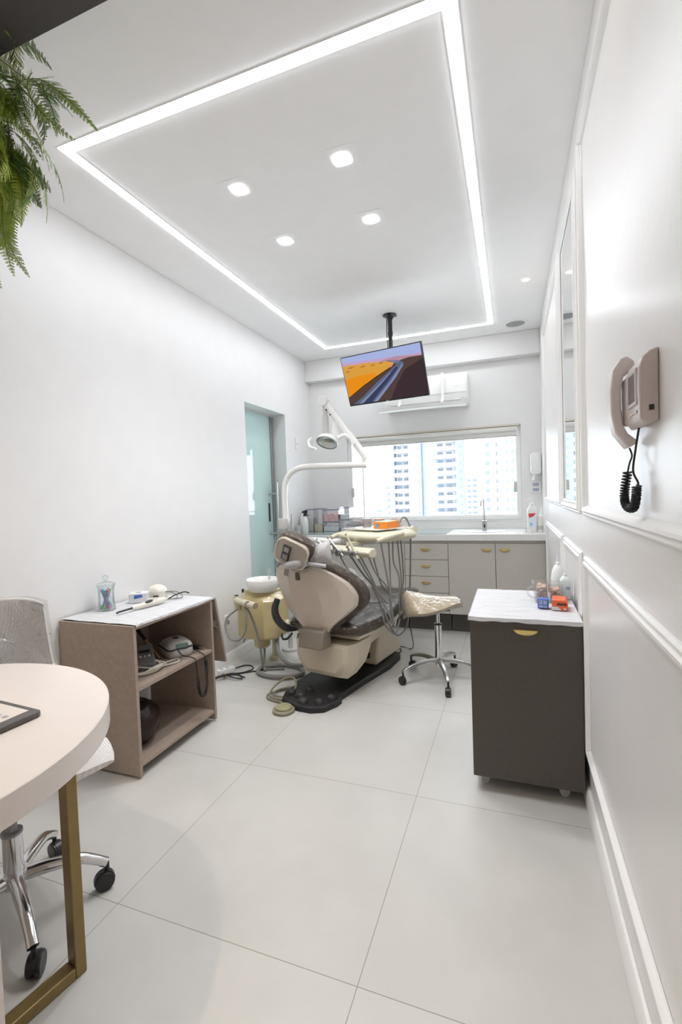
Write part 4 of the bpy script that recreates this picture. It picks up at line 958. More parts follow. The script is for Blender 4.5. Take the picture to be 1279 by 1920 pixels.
# ------------------------------------------------------------------ television on a ceiling pole
TT = Matrix.Translation((-0.971, 3.747, 2.232)) @ Matrix.Rotation(-0.221, 4, 'Z') @ Matrix.Rotation(0.368, 4, 'X') @ Matrix.Rotation(0.011, 4, 'Y')
tv = thing('television', 'flat television showing a desert road, hung from a black ceiling pole', 'television', T=TT)
W2, H2 = .365, .2065
q = MB(TT).box(-W2, W2, 0, .028, -H2, H2); build('housing', q, BLACKP, tv, bevel=0.003)
q = MB(TT).box(-.22, .22, .0285, .055, -.16, .10); build('rear_cover', q, BLACKP, tv, bevel=0.012)
SXw, SZt, SZb = W2-.007, H2-.007, -H2+.014
def uv(u, v, d=0.0): return (-SXw+2*SXw*u, -.0012-d, SZt+(SZb-SZt)*v)
def scr(n, c, polys, d, s=0.95):
    q = MB(TT)
    for p in polys: q.add([uv(u, v, d) for u, v in p], [tuple(range(len(p)))])
    return q
sky = mat_emit('screen_sky', lin(160, 172, 215), .95); skl = mat_emit('screen_sky_low', lin(190, 160, 195), .9)
dune = mat('screen_dune', (0, 0, 0), .3, emit=lin(222, 158, 48), estr=.8); dune2 = mat_emit('screen_dune_low', lin(228, 140, 28), .9); dshade = mat_emit('screen_dune_shade', lin(150, 105, 60), .9)
brn = mat_emit('screen_plain', lin(84, 66, 62), .85); brd = mat_emit('screen_plain_dark', lin(62, 48, 52), .85); rd = mat_emit('screen_road', lin(98, 104, 128), .85); rdl = mat_emit('screen_road_light', lin(128, 142, 176), .9); rdd = mat_emit('screen_road_dark', lin(58, 64, 96), .85); hill = mat_emit('screen_hills', lin(176, 140, 156), .9)
slots = [sky, skl, hill, dune, dune2, dshade, brn, brd, rd, rdl, rdd]
q = MB(TT)
def poly(mi, pts, d): q.add([uv(u, v, d*.00008) for u, v in pts], [tuple(range(len(pts)))], mi)
poly(0, [(0, 0), (1, 0), (1, .22), (0, .16)], 0); poly(1, [(0, .10), (.6, .16), (1, .19), (1, .34), (0, .34)], 1)
poly(2, [(.40, .235), (.55, .19), (.70, .165), (.85, .20), (1, .23), (1, .36), (.4, .36)], 2)
poly(3, [(0, .175), (.08, .165), (.2, .185), (.3, .18), (.42, .205), (.52, .225), (.60, .225), (.67, .26), (.60, .36), (.4, .5), (0, .60)], 3)
poly(4, [(0, .46), (.2, .42), (.42, .42), (.40, .50), (.22, .64), (0, .84)], 4)
for a, b, c in ((.05, .22, .12), (.02, .29, .08), (.22, .24, .10), (.36, .25, .08), (.47, .24, .07)): poly(5, [(a, b+.012), (a+c*.5, b-.008), (a+c, b), (a+c*.5, b+.016)], 4.5)
poly(6, [(.66, .30), (.62, .37), (.40, .52), (.17, .70), (0, .84), (0, 1), (.5, 1), (1, 1), (1, .24), (.85, .23), (.76, .25)], 5)
poly(7, [(.78, .45), (1, .30), (1, 1), (.55, 1), (.66, .7)], 6)
poly(8, [(.575, .215), (.64, .225), (.72, .255), (.775, .30), (.77, .38), (.66, .56), (.50, .82), (.37, 1), (.05, 1), (.20, .86), (.42, .60), (.60, .42), (.685, .33), (.66, .275), (.60, .245)], 7)
poly(10, [(.655, .40), (.69, .36), (.70, .40), (.56, .62), (.30, 1), (.19, 1), (.40, .74)], 8)
poly(9, [(.755, .34), (.775, .33), (.66, .57), (.38, 1), (.33, 1), (.58, .64)], 8); poly(9, [(.585, .22), (.65, .235), (.73, .28), (.72, .29), (.64, .25)], 8)
poly(9, [(.13, 1), (.45, .64), (.60, .46), (.605, .47), (.46, .66), (.17, 1)], 8)
sc = build('screen', q, slots, tv, flat=True)
q = MB(TT).box(-.012, .012, -.0016, -.0002, -H2+.004, -H2+.009); build('logo_plate', q, STEEL, tv)
q = MB(); q.cyl((-.914, 3.812, 2.733), (-.914, 3.812, 2.19), .0185, n=20); q.cyl((-.914, 3.812, 2.60), (-.914, 3.812, 2.575), .021, n=20); q.box(-.95, -.88, 3.775, 3.835, 2.16, 2.27); build('pole', q, BLACKP, tv)
q = MB(); q.lathe([(.001, 2.7365), (.056, 2.7365), (.058, 2.730), (.034, 2.722), (.022, 2.70), (.001, 2.70)], (-.914, 3.812, 0), n=32); build('ceiling_plate', q, BLACKP, tv)
q = MB(); q.tube(spline([(-.94, 3.82, 2.735), (-.945, 3.822, 2.60), (-.942, 3.83, 2.48), (-.94, 3.84, 2.35)], 6), .004, n=8); build('cable', q, BLACKR, tv)

# ------------------------------------------------------------------ split air conditioner and its draught deflector
ac = thing('air_conditioner', 'white split air conditioner on the back wall behind the television', 'air conditioner', (-.78, YB, 2.10))
sec = [(YB-.0015, 2.105), (YB-.10, 2.105), (YB-.185, 2.150), (YB-.200, 2.20), (YB-.205, 2.36), (YB-.185, 2.400), (YB-.0015, 2.405)]
q = MB(); q.loft([[(x, y, z) for y, z in sec] for x in (-1.205, -.372)]); b = build('body', q, WHITEP, ac, bevel=0.012, seg=3)
q = MB(); q.loft([[(x, YB-.206, 2.215), (x, YB-.2095, 2.36), (x, YB-.188, 2.399), (x, YB-.184, 2.399), (x, YB-.203, 2.36), (x, YB-.202, 2.215)] for x in (-1.185, -.39)]); build('front_panel', q, WHITEG, ac)
q = MB(); q.loft([[(x, YB-.1985, 2.190), (x, YB-.1875, 2.146), (x, YB-.184, 2.147), (x, YB-.195, 2.192)] for x in (-1.12, -.44)]); build('louvre', q, WHITEG, ac)
q = MB(); q.box(-1.12, -.44, YB-.190, YB-.1805, 2.139, 2.1455); build('outlet_gap', q, GREYP, ac)
tx = text_mesh('inverter', .014, Matrix.Translation((-.47, YB-.2105, 2.27)) @ Matrix.Rotation(R(90), 4, 'X')); build('lettering', tx, LGREY, ac, flat=True)
df = thing('air_deflector', 'white draught deflector blade strapped under the air conditioner', 'deflector', (-.80, 4.47, 2.08))
q = MB(); n = 10
q.slab(lambda u, v: ((-1.235+.845*u, 4.40+.17*v, 2.075+.020*math.sin(PI*v)+.006*math.sin(PI*u)), (0, 0, 1)), 20, n, .006); build('blade', q, WHITEG, df)
q = MB(); q.slab(lambda u, v: ((-1.235+.845*u, 4.398, 2.060+.035*v+.006*math.sin(PI*u)), (0, 1, 0)), 20, 3, .006); build('front_lip', q, WHITEG, df)
for x in (-1.02, -.605):
    q = MB(); P = [(4.41, 2.085), (4.50, 2.105), (4.565, 2.16), (4.578, 2.25), (4.585, 2.36), (4.60, 2.409), (4.66, 2.416)]
    Pn = [(a-.006, b+.004) for a, b in P]
    q.loft([[(x-.012, a, b), (x+.012, a, b), (x+.012, a+.003, b-.003) if False else (x+.012, a-.004, b+.003), (x-.012, a-.004, b+.003)] for a, b in P]); build('strap', q, WHITEP, df)

# ------------------------------------------------------------------ things on the walls
ds = thing('paper_towel_dispenser', 'white soap dispenser with lever on the back wall right of the window', 'dispenser', (.213, YB, 1.4))
q = MB(); rbox(q, (.2135, YB-.052, 1.505), (.096, .10, .205), .035, 'y', 6, .012); build('body', q, WHITEG, ds)
q = MB(); q.loft([[(.186, YB-.07, 1.42), (.214, YB-.07, 1.42), (.214, YB-.055, 1.42), (.186, YB-.055, 1.42)], [(.172, YB-.105, 1.345), (.198, YB-.105, 1.345), (.198, YB-.095, 1.342), (.172, YB-.095, 1.342)]]); build('lever', q, WHITEP, ds, bevel=0.004)
ds.name = 'soap_dispenser'
def plate(name, label, c, wy, wz, axis, holes, cat='socket'):
    t = thing(name, label, cat, c); q = MB()
    if axis == 'x': q.box(c[0], c[0]+.008, c[1]-wy/2, c[1]+wy/2, c[2]-wz/2, c[2]+wz/2)
    else: q.box(c[0]-wy/2, c[0]+wy/2, c[1]-.008, c[1], c[2]-wz/2, c[2]+wz/2)
    build('plate', q, WHITEP, t, bevel=0.003)
    for (dy, dz, hy, hz, m) in holes:
        q = MB()
        if axis == 'x': q.box(c[0]+.0082, c[0]+.0105, c[1]+dy-hy/2, c[1]+dy+hy/2, c[2]+dz-hz/2, c[2]+dz+hz/2)
        else: q.box(c[0]+dy-hy/2, c[0]+dy+hy/2, c[1]-.0105, c[1]-.0082, c[2]+dz-hz/2, c[2]+dz+hz/2)
        build('insert', q, m, t, bevel=0.001)
SOCK = mat('socket_face_blue_grey', (0.42, 0.46, 0.55), 0.4, noise=0.03)
plate('wall_socket', 'white double socket under the soap dispenser on the back wall', (.212, YB-.0005, 1.285), .095, .115, 'y', [(0, .024, .055, .030, SOCK), (0, -.024, .055, .030, SOCK)])
plate('light_switch', 'white light switch on the left wall between the glass door and the corner', (LX+.0005, 4.44, 1.823), .075, .115, 'x', [(0, 0, .018, .026, LGREY)], 'switch')
plate('wall_outlet', 'white outlet plate low on the left wall between the oak trolley and the spittoon', (LX+.0005, 3.055, .318), .072, .115, 'x', [(.005, 0, .030, .030, GREYP)], 'socket')

# wall intercom phone
ph = thing('intercom_phone', 'white wall intercom with handset and black coiled cord on the right wall', 'intercom', (RX, 1.12, 1.39))
q = MB(); prof = [(.2645, 1.392), (.243, 1.386), (.2335, 1.398), (.2315, 1.455), (.2325, 1.495), (.238, 1.514), (.250, 1.525), (.2645, 1.530)]
q.prism([(x, z) for x, z in prof], 1.042, 1.158, 'y'); bdy = build('body', q, PUTTY, ph, bevel=0.003, angle=50)
q = MB(); q.box(.2300, .2325, 1.066, 1.120, 1.432, 1.492); sc2 = build('display', q, mat('intercom_display', (0.05, 0.045, 0.045), 0.08, coat=0.8), ph)
q = MB(); q.ring((1.058, 1.128, 1.426, 1.498), [(0, 0), (.002, .0025), (.008, .0025), (.008, 0)], lambda a, b, h: (.2318-h, a, b)); build('display_bezel', q, mat('silver_plastic', (0.62, 0.60, 0.58), 0.3, metal=0.3, noise=0.02), ph)
for i in range(4):
    q = MB(); rbox(q, (.2322, 1.068+i*.017, 1.413), (.004, .012, .007), .003, 'x', 3, .001); build('button', q, mat('peach_button', (0.70, 0.58, 0.52), 0.4), ph)
q = MB(); q.box(.248, .256, 1.0405, 1.0425, 1.412, 1.422); build('side_port', q, BLACKP, ph)
hs = [(.252, 1.536), (.238, 1.548), (.226, 1.545), (.210, 1.520), (.205, 1.475), (.206, 1.425), (.214, 1.385), (.238, 1.350), (.255, 1.360), (.254, 1.368), (.238, 1.382), (.229, 1.402), (.226, 1.44), (.226, 1.48), (.231, 1.505), (.252, 1.522)]
q = MB(); q.prism(hs, 1.166, 1.212, 'y'); build('handset', q, mat('handset_plastic', (0.78, 0.72, 0.71), 0.4, noise=0.02), ph, bevel=0.006, seg=3, angle=50)
q = MB(); q.box(.232, .2645, 1.158, 1.20, 1.40, 1.50); build('cradle', q, PUTTY, ph, bevel=0.004)
path = spline([(.238, 1.175, 1.300), (.233, 1.178, 1.265), (.232, 1.178, 1.238), (.236, 1.168, 1.222), (.243, 1.150, 1.222), (.246, 1.143, 1.243), (.247, 1.140, 1.268)], 40)
hel = []; prev = Vector((1, 0, 0))
for i, p in enumerate(path):
    t = (path[min(i+1, len(path)-1)]-path[max(i-1, 0)]).normalized(); u = (prev-t*prev.dot(t)).normalized(); prev = u; v_ = t.cross(u); a = 2*PI*i/7.5
    hel.append(p+.0078*(math.cos(a)*u+math.sin(a)*v_))
q = MB(); q.tube(hel, .0022, n=6); q.tube(spline([(.245, 1.190, 1.352), (.249, 1.188, 1.335), (.243, 1.182, 1.318), (.238, 1.175, 1.300)], 6), .0020, n=6)
q.tube(spline([(.247, 1.140, 1.268), (.250, 1.142, 1.275), (.243, 1.150, 1.300), (.244, 1.135, 1.34), (.248, 1.120, 1.388)], 6), .0022, n=6); build('coiled_cord', q, BLACKR, ph)

# ------------------------------------------------------------------ things on the worktop, left end
zc = CT+.0068
def cbox(name, label, x0, x1, y0, y1, z0, z1, lidm, fill=None, fillh=.6, group=None):
    t = thing(name, label, 'container', ((x0+x1)/2, (y0+y1)/2, z0), 0, group)
    q = MB(); th = .002
    q.box(x0, x1, y0, y1, z0, z0+th); q.box(x0, x0+th, y0, y1, z0+th, z1-.012); q.box(x1-th, x1, y0, y1, z0+th, z1-.012); q.box(x0+th, x1-th, y0, y0+th, z0+th, z1-.012); q.box(x0+th, x1-th, y1-th, y1, z0+th, z1-.012)
    build('body', q, CLEARP, t, flat=True)
    q = MB(); q.box(x0-.002, x1+.002, y0-.002, y1+.002, z1-.0118, z1); ld_ = build('lid', q, CLEARP, t, bevel=0.002); q = MB(); q.ring((x0-.003, x1+.003, y0-.003, y1+.003), [(0, 0), (0, .004), (.002, .004), (.002, 0)], lambda a, b, h: (a, b, z1-.0125+h)); build('gasket', q, lidm, ld_)
    if fill is not None:
        q = MB(); z2 = z0+th+(z1-z0-.02)*fillh
        q.slab(lambda u, v: ((x0+.004+(x1-x0-.008)*u, y0+.004+(y1-y0-.008)*v, z0+th+.0005), (0, 0, (z2-z0-th)*(0.8+.35*mnoise.noise((u*5+x0*9, v*5, 0.3))))), 8, 8, 1.0); build('contents', q, fill, t, angle=50)
    return t
YA, YZ = 4.47, 4.60
cbox('storage_canister', 'tall clear canister of pale sticks, leftmost in the row on the worktop', -2.035, -1.953, YA, YZ, zc, 1.142, NAVY, mat('pale_sticks', (0.78, 0.77, 0.74), 0.7, noise=0.25, nscale=50, stretch=(3, 3, .4)), .75)
cbox('storage_canister', 'tall clear canister with cream contents at the bottom, second in the row on the worktop', -1.948, -1.850, YA, YZ, zc, 1.146, NAVY, CREAMC, .38)
cbox('storage_box', 'clear lidded box of white gauze at the bottom of the stack under the pink one', -1.843, -1.674, YA, YZ, zc, 1.005, NAVY, mat('white_gauze', (0.82, 0.82, 0.83), 0.8, noise=0.05), .75)
cbox('storage_box', 'clear lidded box of pink contents on top of the white gauze box', -1.843, -1.674, YA, YZ, 1.0055, 1.134, NAVY, PINKC, .82)
cbox('storage_box', 'small clear box with dark lid at the bottom beside the window frame', -1.665, -1.560, YA+.02, YZ+.02, zc, 1.025, NAVY, MATS['white_gauze'], .3)
cbox('storage_box', 'small clear white box with dark lid on top, beside the window frame', -1.665, -1.560, YA+.02, YZ+.02, 1.0255, 1.152, NAVY, MATS['white_gauze'], .5)
sb = thing('spray_bottle', 'white spray bottle with black trigger on the left end of the worktop', 'bottle', (-1.985, 4.33, zc))
c = (-1.985, 4.33, zc)
q = MB(); q.lathe([(.001, 0), (.031, 0), (.033, .004), (.033, .105), (.029, .130), (.016, .165), (.014, .170), (.001, .170)], c, n=28); build('bottle', q, WHITEP, sb)
q = MB(); q.lathe([(.016, .1702), (.016, .192), (.010, .196), (.001, .196)], c, n=20); q.loft([[(c[0]-.030, c[1]-.008, c[2]+.206), (c[0]-.030, c[1]+.008, c[2]+.206), (c[0]-.030, c[1]+.008, c[2]+.218), (c[0]-.030, c[1]-.008, c[2]+.218)], [(c[0]+.008, c[1]-.010, c[2]+.196), (c[0]+.008, c[1]+.010, c[2]+.196), (c[0]+.008, c[1]+.010, c[2]+.232), (c[0]+.008, c[1]-.010, c[2]+.232)], [(c[0]+.030, c[1]-.008, c[2]+.205), (c[0]+.030, c[1]+.008, c[2]+.205), (c[0]+.030, c[1]+.008, c[2]+.228), (c[0]+.030, c[1]-.008, c[2]+.228)]])
q.tube(spline([(c[0]+.010, c[1], c[2]+.205), (c[0]+.025, c[1], c[2]+.185), (c[0]+.040, c[1], c[2]+.165)], 5), .005, n=8); build('trigger_head', q, BLACKP, sb)
t = thing('paper_cup', 'short white paper cup at the very left end of the worktop', 'cup', (-2.045, 4.31, zc))
q = MB(); q.lathe([(.024, 0), (.030, .078), (.031, .080), (.029, .080), (.023, .003), (.001, .003)], (-2.045, 4.31, zc), n=28); build('cup', q, PAPER, t)
t = thing('white_bottle', 'slim white bottle standing behind the paper cup in the corner', 'bottle', (-2.055, 4.42, zc))
q = MB(); q.lathe([(.001, 0), (.022, 0), (.022, .155), (.014, .170), (.012, .19), (.001, .19)], (-2.055, 4.42, zc), n=24); build('bottle', q, WHITEP, t)
# right end
zr = CT+.0005
pb = thing('sanitizer_bottle', 'white pump bottle with red and blue label at the right end of the worktop', 'bottle', (.158, 4.36, zr)); c = (.158, 4.36, zr)
q = MB(); loops = [[(c[0]+a, c[1]+b, c[2]+z) for a, b in rrect(.078*s, .055*s, .024*s, 6)] for s, z in ((.94, 0), (1, .005), (1, .185), (.93, .205), (.55, .228), (.42, .235))]; q.loft(loops); build('bottle', q, WHITEP, pb)
q = MB(); q.lathe([(.017, .2352), (.017, .250), (.008, .254), (.006, .285), (.001, .285)], c, n=20); q.tube(spline([(c[0], c[1], c[2]+.283), (c[0]-.02, c[1], c[2]+.287), (c[0]-.045, c[1], c[2]+.280)], 5), .007, n=10); build('pump', q, WHITEP, pb)
q = MB(); q.box(c[0]-.030, c[0]+.030, c[1]-.0285, c[1]-.0277, c[2]+.045, c[2]+.165); lab = build('label', q, mat('pale_label', (0.72, 0.80, 0.86), 0.5), pb)
q = MB(); q.add([(c[0]-.030, c[1]-.0288, c[2]+.163), (c[0]+.030, c[1]-.0288, c[2]+.163), (c[0]+.008, c[1]-.0288, c[2]+.135), (c[0]-.025, c[1]-.0288, c[2]+.125)], [(0, 1, 2, 3)]); build('red_band', q, RED, lab)
q = MB(); q.add([(c[0]-.022, c[1]-.0288, c[2]+.080), (c[0]+.004, c[1]-.0288, c[2]+.082), (c[0]+.0, c[1]-.0288, c[2]+.055), (c[0]-.016, c[1]-.0288, c[2]+.052)], [(0, 1, 2, 3)]); build('blue_mark', q, LBLUE, lab)
t = thing('cream_bottle', 'low white bottle with cream base right of the pump bottle on the worktop', 'bottle', (.222, 4.37, zr))
q = MB(); q.lathe([(.001, 0), (.026, 0), (.027, .004), (.027, .125), (.024, .140), (.001, .142)], (.222, 4.37, zr), n=28); b = build('bottle', q, WHITEP, t)
q = MB(); q.lathe([(.0272, .02), (.0272, .055)], (.222, 4.37, zr), n=28, cap=False); build('label', q, LGREY, t)
t = thing('tall_tube', 'tall thin white tube in the corner behind the low cream bottle', 'tube', (.238, 4.46, zr))
q = MB(); q.lathe([(.001, 0), (.014, 0), (.014, .15), (.006, .18), (.004, .215), (.001, .216)], (.238, 4.46, zr), n=20); build('tube', q, WHITEP, t)
for x, y, lab in ((.098, 4.30, 'small white dappen cup, left one in front of the pump bottle'), (.133, 4.285, 'small white dappen cup, right one in front of the pump bottle')):
    t = thing('small_cup', lab, 'cup', (x, y, zr)); q = MB(); q.lathe([(.014, 0), (.019, .030), (.017, .030), (.012, .004), (.001, .004)], (x, y, zr), n=22); build('cup', q, WHITEP, t)
fa = thing('faucet', 'slim chrome faucet with black sensor at the sink under the window', 'faucet', (-.252, 4.64, zr)); c = (-.252, 4.64, zr)
q = MB(); rbox(q, (c[0], c[1], c[2]+.044), (.048, .048, .088), .008, 'z', 4, .002); build('base', q, STEEL, fa)
q = MB(); q.box(c[0]-.006, c[0]+.006, c[1]-.0255, c[1]-.0243, c[2]+.022, c[2]+.055); build('sensor', q, BLACKP, fa)
q = MB(); q.tube(spline([(c[0], c[1], c[2]+.088), (c[0]-.003, c[1], c[2]+.19), (c[0]-.006, c[1]-.004, c[2]+.285), (c[0]-.012, c[1]-.03, c[2]+.303), (c[0]-.022, c[1]-.065, c[2]+.290), (c[0]-.026, c[1]-.075, c[2]+.225)], 7), .0085, n=14); build('spout', q, CHROME, fa)

# ------------------------------------------------------------------ things on the dark trolley cabinet
zt = CZ1+.0108
def tub():
    t = thing('cotton_dispenser', 'clear divided tub of beige cotton on the dark taupe trolley cabinet', 'tub', (.150, 2.35, zt)); c = (.150, 2.35)
    q = MB(); th = .0025
    def wall(x0, x1, y0, y1, f=.012):
        q.loft([[(x0, y0, zt), (x1, y0, zt), (x1, y1, zt), (x0, y1, zt)], [(x0-(f if x0 < c[0]-.04 else 0), y0, zt+.082), (x1-(f if x0 < c[0]-.04 else 0), y0, zt+.082), (x1, y1, zt+.082), (x0-(f if x0 < c[0]-.04 else 0), y1, zt+.082)]])
    wall(c[0]-.060, c[0]-.0575, c[1]-.045, c[1]+.045); wall(c[0]+.0475+.004, c[0]+.054, c[1]-.045, c[1]+.045, 0); wall(c[0]-.001, c[0]+.001, c[1]-.045, c[1]+.045, 0)
    q.box(c[0]-.0575, c[0]+.0515, c[1]-.045, c[1]-.0425, zt, zt+.082); q.box(c[0]-.0575, c[0]+.0515, c[1]+.0425, c[1]+.045, zt, zt+.082); q.box(c[0]-.0575, c[0]+.0515, c[1]-.0425, c[1]+.0425, zt, zt+.002)
    q.ring((c[0]-.073, c[0]+.056, c[1]-.048, c[1]+.048), [(0, 0), (0, .004), (.006, .004), (.006, 0)], lambda a, b, h: (a, b, zt+.0822+h)); build('tub', q, CLEARW, t, flat=True)
    q = MB(); q.tube(spline([(c[0]-.070, c[1]-.01, zt+.065), (c[0]-.088, c[1]-.01, zt+.055), (c[0]-.088, c[1]-.01, zt+.025), (c[0]-.061, c[1]-.01, zt+.012)], 6), .0045, n=8); build('handle', q, CLEARW, t)
    for x0, x1, hz in ((c[0]-.055, c[0]-.004, .060), (c[0]+.004, c[0]+.049, .046)):
        q = MB(); rnd = random.Random(int(x0*1e4))
        for i in range(95):
            q.ellipsoid((x0+.008+(x1-x0-.016)*rnd.random(), c[1]-.032+.064*rnd.random(), zt+.011+hz*rnd.random()), .0085, .0075, .0065, 7, 5)
        build('cotton_pellets', q, BEIGEC, t)['kind'] = 'stuff'
tub()
bx = thing('blue_box', 'small blue printed box in front of the cotton tub', 'box', (.118, 2.205, zt), R(-8))
q = MB().box(-.021, .021, -.02, .02, 0, .040); build('carton', q, BLUEC, bx, local=True, bevel=0.001)
q = MB(); q.box(-.017, -.001, -.0212, -.0202, .018, .036); q.box(.002, .017, -.0212, -.0202, .018, .036); q.box(-.017, .017, -.0212, -.0202, .004, .013); build('print', q, mat('pale_blue_print', (0.30, 0.38, 0.56), 0.5, noise=0.5, nscale=200), bx, local=True)
bx = thing('orange_carton', 'red and orange printed carton right of the blue box', 'box', (.184, 2.20, zt), R(-6))
q = MB(); q.prism([(-.031, 0), (.031, 0), (.031, .030), (.022, .044), (-.031, .044)], -.042, .05, 'y'); build('carton', q, REDOR, bx, local=True, bevel=0.0015)
q = MB(); q.add([(-.031, -.0424, .001), (.006, -.0424, .001), (-.004, -.0424, .016), (-.031, -.0424, .016)], [(0, 1, 2, 3)]); build('white_corner', q, PAPER, bx, local=True)
q = MB()
for i in range(7): q.box(-.010+i*.0055, -.0062+i*.0055, -.0432, -.0422, .022, .030+.004*(i % 2))
build('dark_print', q, BLACKP, bx, local=True)
q = MB(); q.cyl((.020, -.0422, .008), (.020, -.0432, .008), .0045, n=16); build('round_mark', q, PAPER, bx, local=True)
t = thing('squeeze_bottle', 'white squeeze bottle with long thin nozzle at the back of the dark taupe trolley cabinet', 'bottle', (.203, 2.50, zt)); c = (.203, 2.50, zt)
q = MB(); q.lathe([(.001, 0), (.030, 0), (.032, .006), (.032, .085), (.027, .115), (.017, .138), (.010, .146), (.001, .146)], c, n=30); build('bottle', q, WHITEP, t)
q = MB(); q.lathe([(.011, .1462), (.010, .155), (.0045, .160), (.0035, .20), (.001, .201)], c, n=18); build('nozzle', q, WHITEP, t)
t = thing('mint_bottle', 'pale mint bottle with small blue ring mark behind the orange carton', 'bottle', (.226, 2.405, zt)); c = (.226, 2.405, zt)
q = MB(); loops = [[(c[0]+a, c[1]+b, c[2]+z) for a, b in rrect(.046*s, .04*s, .014*s, 5)] for s, z in ((.95, 0), (1, .004), (1, .085), (.75, .100), (.45, .106))]; q.loft(loops); build('bottle', q, MINT, t)
q = MB(); q.lathe([(.010, .1062), (.010, .118), (.001, .119)], c, n=16); build('cap', q, WHITEP, t)
q = MB(); q.tube([(c[0]+.008+.006*math.cos(2*PI*j/20), c[1]-.0204, c[2]+.052+.006*math.sin(2*PI*j/20)) for j in range(20)], .0014, n=6, closed=True); build('ring_mark', q, BLUEC, t)

# ------------------------------------------------------------------ things on the oak trolley
zo = OZT+.0096
jr = thing('glass_jar', 'lidded clear glass jar of coloured pens on the oak trolley', 'jar', (-2.00, 1.845, zo)); c = (-2.00, 1.845, zo)
q = MB(); q.lathe([(.001, 0), (.043, 0), (.045, .004), (.041, .018), (.039, .05), (.038, .09), (.041, .115), (.045, .125), (.045, .127), (.042, .127), (.038, .113), (.0355, .09), (.036, .05), (.038, .02), (.036, .007), (.001, .006)], c, n=40); build('jar', q, GLASS, jr, angle=60)
q = MB(); q.lathe([(.001, .1275), (.046, .1275), (.048, .131), (.045, .136), (.028, .143), (.010, .149), (.007, .155), (.013, .162), (.015, .171), (.010, .179), (.001, .181)], c, n=36); build('lid', q, GLASS, jr, angle=60)
pcs = [('pink', (.80, .16, .42)), ('green', (.28, .62, .12)), ('blue', (.08, .18, .58)), ('white', (.82, .82, .82)), ('violet', (.42, .25, .62)), ('teal', (.10, .50, .52))]
for i in range(18):
    nm, cc = pcs[i % 6]; a = 2*PI*i/18*2.0+.3*i; r0, r1 = .010+.016*((i*5) % 7)/7, .012+.016*((i*3) % 7)/7
    p0 = Vector((c[0]+r0*math.cos(a+2.4), c[1]+r0*math.sin(a+2.4), c[2]+.010)); p1 = Vector((c[0]+r1*math.cos(a), c[1]+r1*math.sin(a), c[2]+.102+.010*((i*3) % 5)/5))
    t = thing('pen', '%s capped pen standing in the glass jar' % nm, 'pen', p0, 0, '%s pens in the glass jar' % nm)
    q = MB(); q.cyl(p0, p0+(p1-p0)*.82, .0042, n=8); build('barrel', q, mat('pen_barrel', (0.36, 0.38, 0.56), 0.25, noise=0.05), t)
    q = MB(); q.cyl(p0+(p1-p0)*.825, p1, .0060, .0055, n=8); build('cap', q, mat('pen_cap_'+nm, cc, 0.35), t)
for i, (a, cc) in enumerate(((2.2, 'pen_cap_blue'), (4.2, 'pen_cap_teal'), (5.1, 'pen_cap_green'), (5.9, 'pen_cap_pink'))):  # loose pen caps lying in the jar below the pens
    p = (c[0]+.026*math.cos(a), c[1]+.026*math.sin(a), c[2]+.0165); nm = cc.split('_')[-1]
    t = thing('pen_cap', 'loose %s pen cap at the bottom of the glass jar' % nm, 'pen_cap', p); q = MB(); q.ellipsoid(p, .009, .008, .0095, 12, 8); build('shell', q, MATS[cc], t)
wbx = thing('white_dispenser_box', 'frosted white box with a blue print beside the glass jar', 'box', (-1.965, 2.035, zo), R(32))
q = MB().box(-.048, .048, -.036, .036, 0, .052); build('box', q, mat('frosted_white', (0.82, 0.82, 0.85), 0.3, trans=0.15), wbx, local=True, bevel=0.003)
q = MB(); q.add([(-.020, -.0364, .022), (.025, -.0364, .030), (.022, -.0364, .045), (-.020, -.0364, .043)], [(0, 1, 2, 3)]); build('blue_print', q, BLUEC, wbx, local=True)
q = MB().box(-.015, .010, -.012, .008, .0522, .0530); build('slot', q, GREYP, wbx, local=True)
dm = thing('ultrasonic_scaler', 'white domed dental scaler with grey cables at the back of the oak trolley', 'scaler', (-1.955, 2.165, zo)); c = (-1.955, 2.165, zo)
q = MB(); loops = []
for rr, z in ((.050, 0), (.056, .004), (.058, .026), (.057, .029)): loops.append([(c[0]+rr*1.05*math.cos(2*PI*j/40), c[1]+rr*.95*math.sin(2*PI*j/40), c[2]+z) for j in range(40)])
q.loft(loops); build('base', q, IVORY, dm)
q = MB(); loops = []
for i in range(9):
    a = PI/2*i/8; rr = .0565*math.cos(a)+.0003; loops.append([(c[0]+rr*1.05*math.cos(2*PI*j/40), c[1]+rr*.95*math.sin(2*PI*j/40), c[2]+.0302+.042*math.sin(a)) for j in range(40)])
q.loft(loops); dome = build('dome', q, IVORY, dm, angle=60)
q = MB()
for i in range(5): q.ellipsoid((c[0]-.022+i*.011+.01, c[1]-.045, c[2]+.052-.001*abs(i-2)), .0022, .002, .0016, 8, 6)
build('indicator', q, GREYP, dome)
q = MB(); q.loft([[(c[0]+.045, c[1]-.043, c[2]+z), (c[0]+.020, c[1]-.058, c[2]+z), (c[0]+.020, c[1]-.0565, c[2]+z), (c[0]+.045, c[1]-.0415, c[2]+z)] for z in (.010, .018)]); build('badge', q, BLACKP, dm)
q = MB(); q.tube(spline([(c[0]+.055, c[1]+.01, c[2]+.03), (c[0]+.10, c[1]+.015, c[2]+.024), (c[0]+.15, c[1]-.01, c[2]+.006), (c[0]+.12, c[1]-.06, c[2]+.004), (c[0]+.03, c[1]-.075, c[2]+.004)], 6), .003, n=8); q.tube(spline([(c[0]+.055, c[1]+.0, c[2]+.032), (c[0]+.115, c[1]+.03, c[2]+.028), (c[0]+.175, c[1]+.0, c[2]+.005), (c[0]+.11, c[1]-.075, c[2]+.004)], 6), .003, n=8); build('cable', q, GREYHOSE, dm)
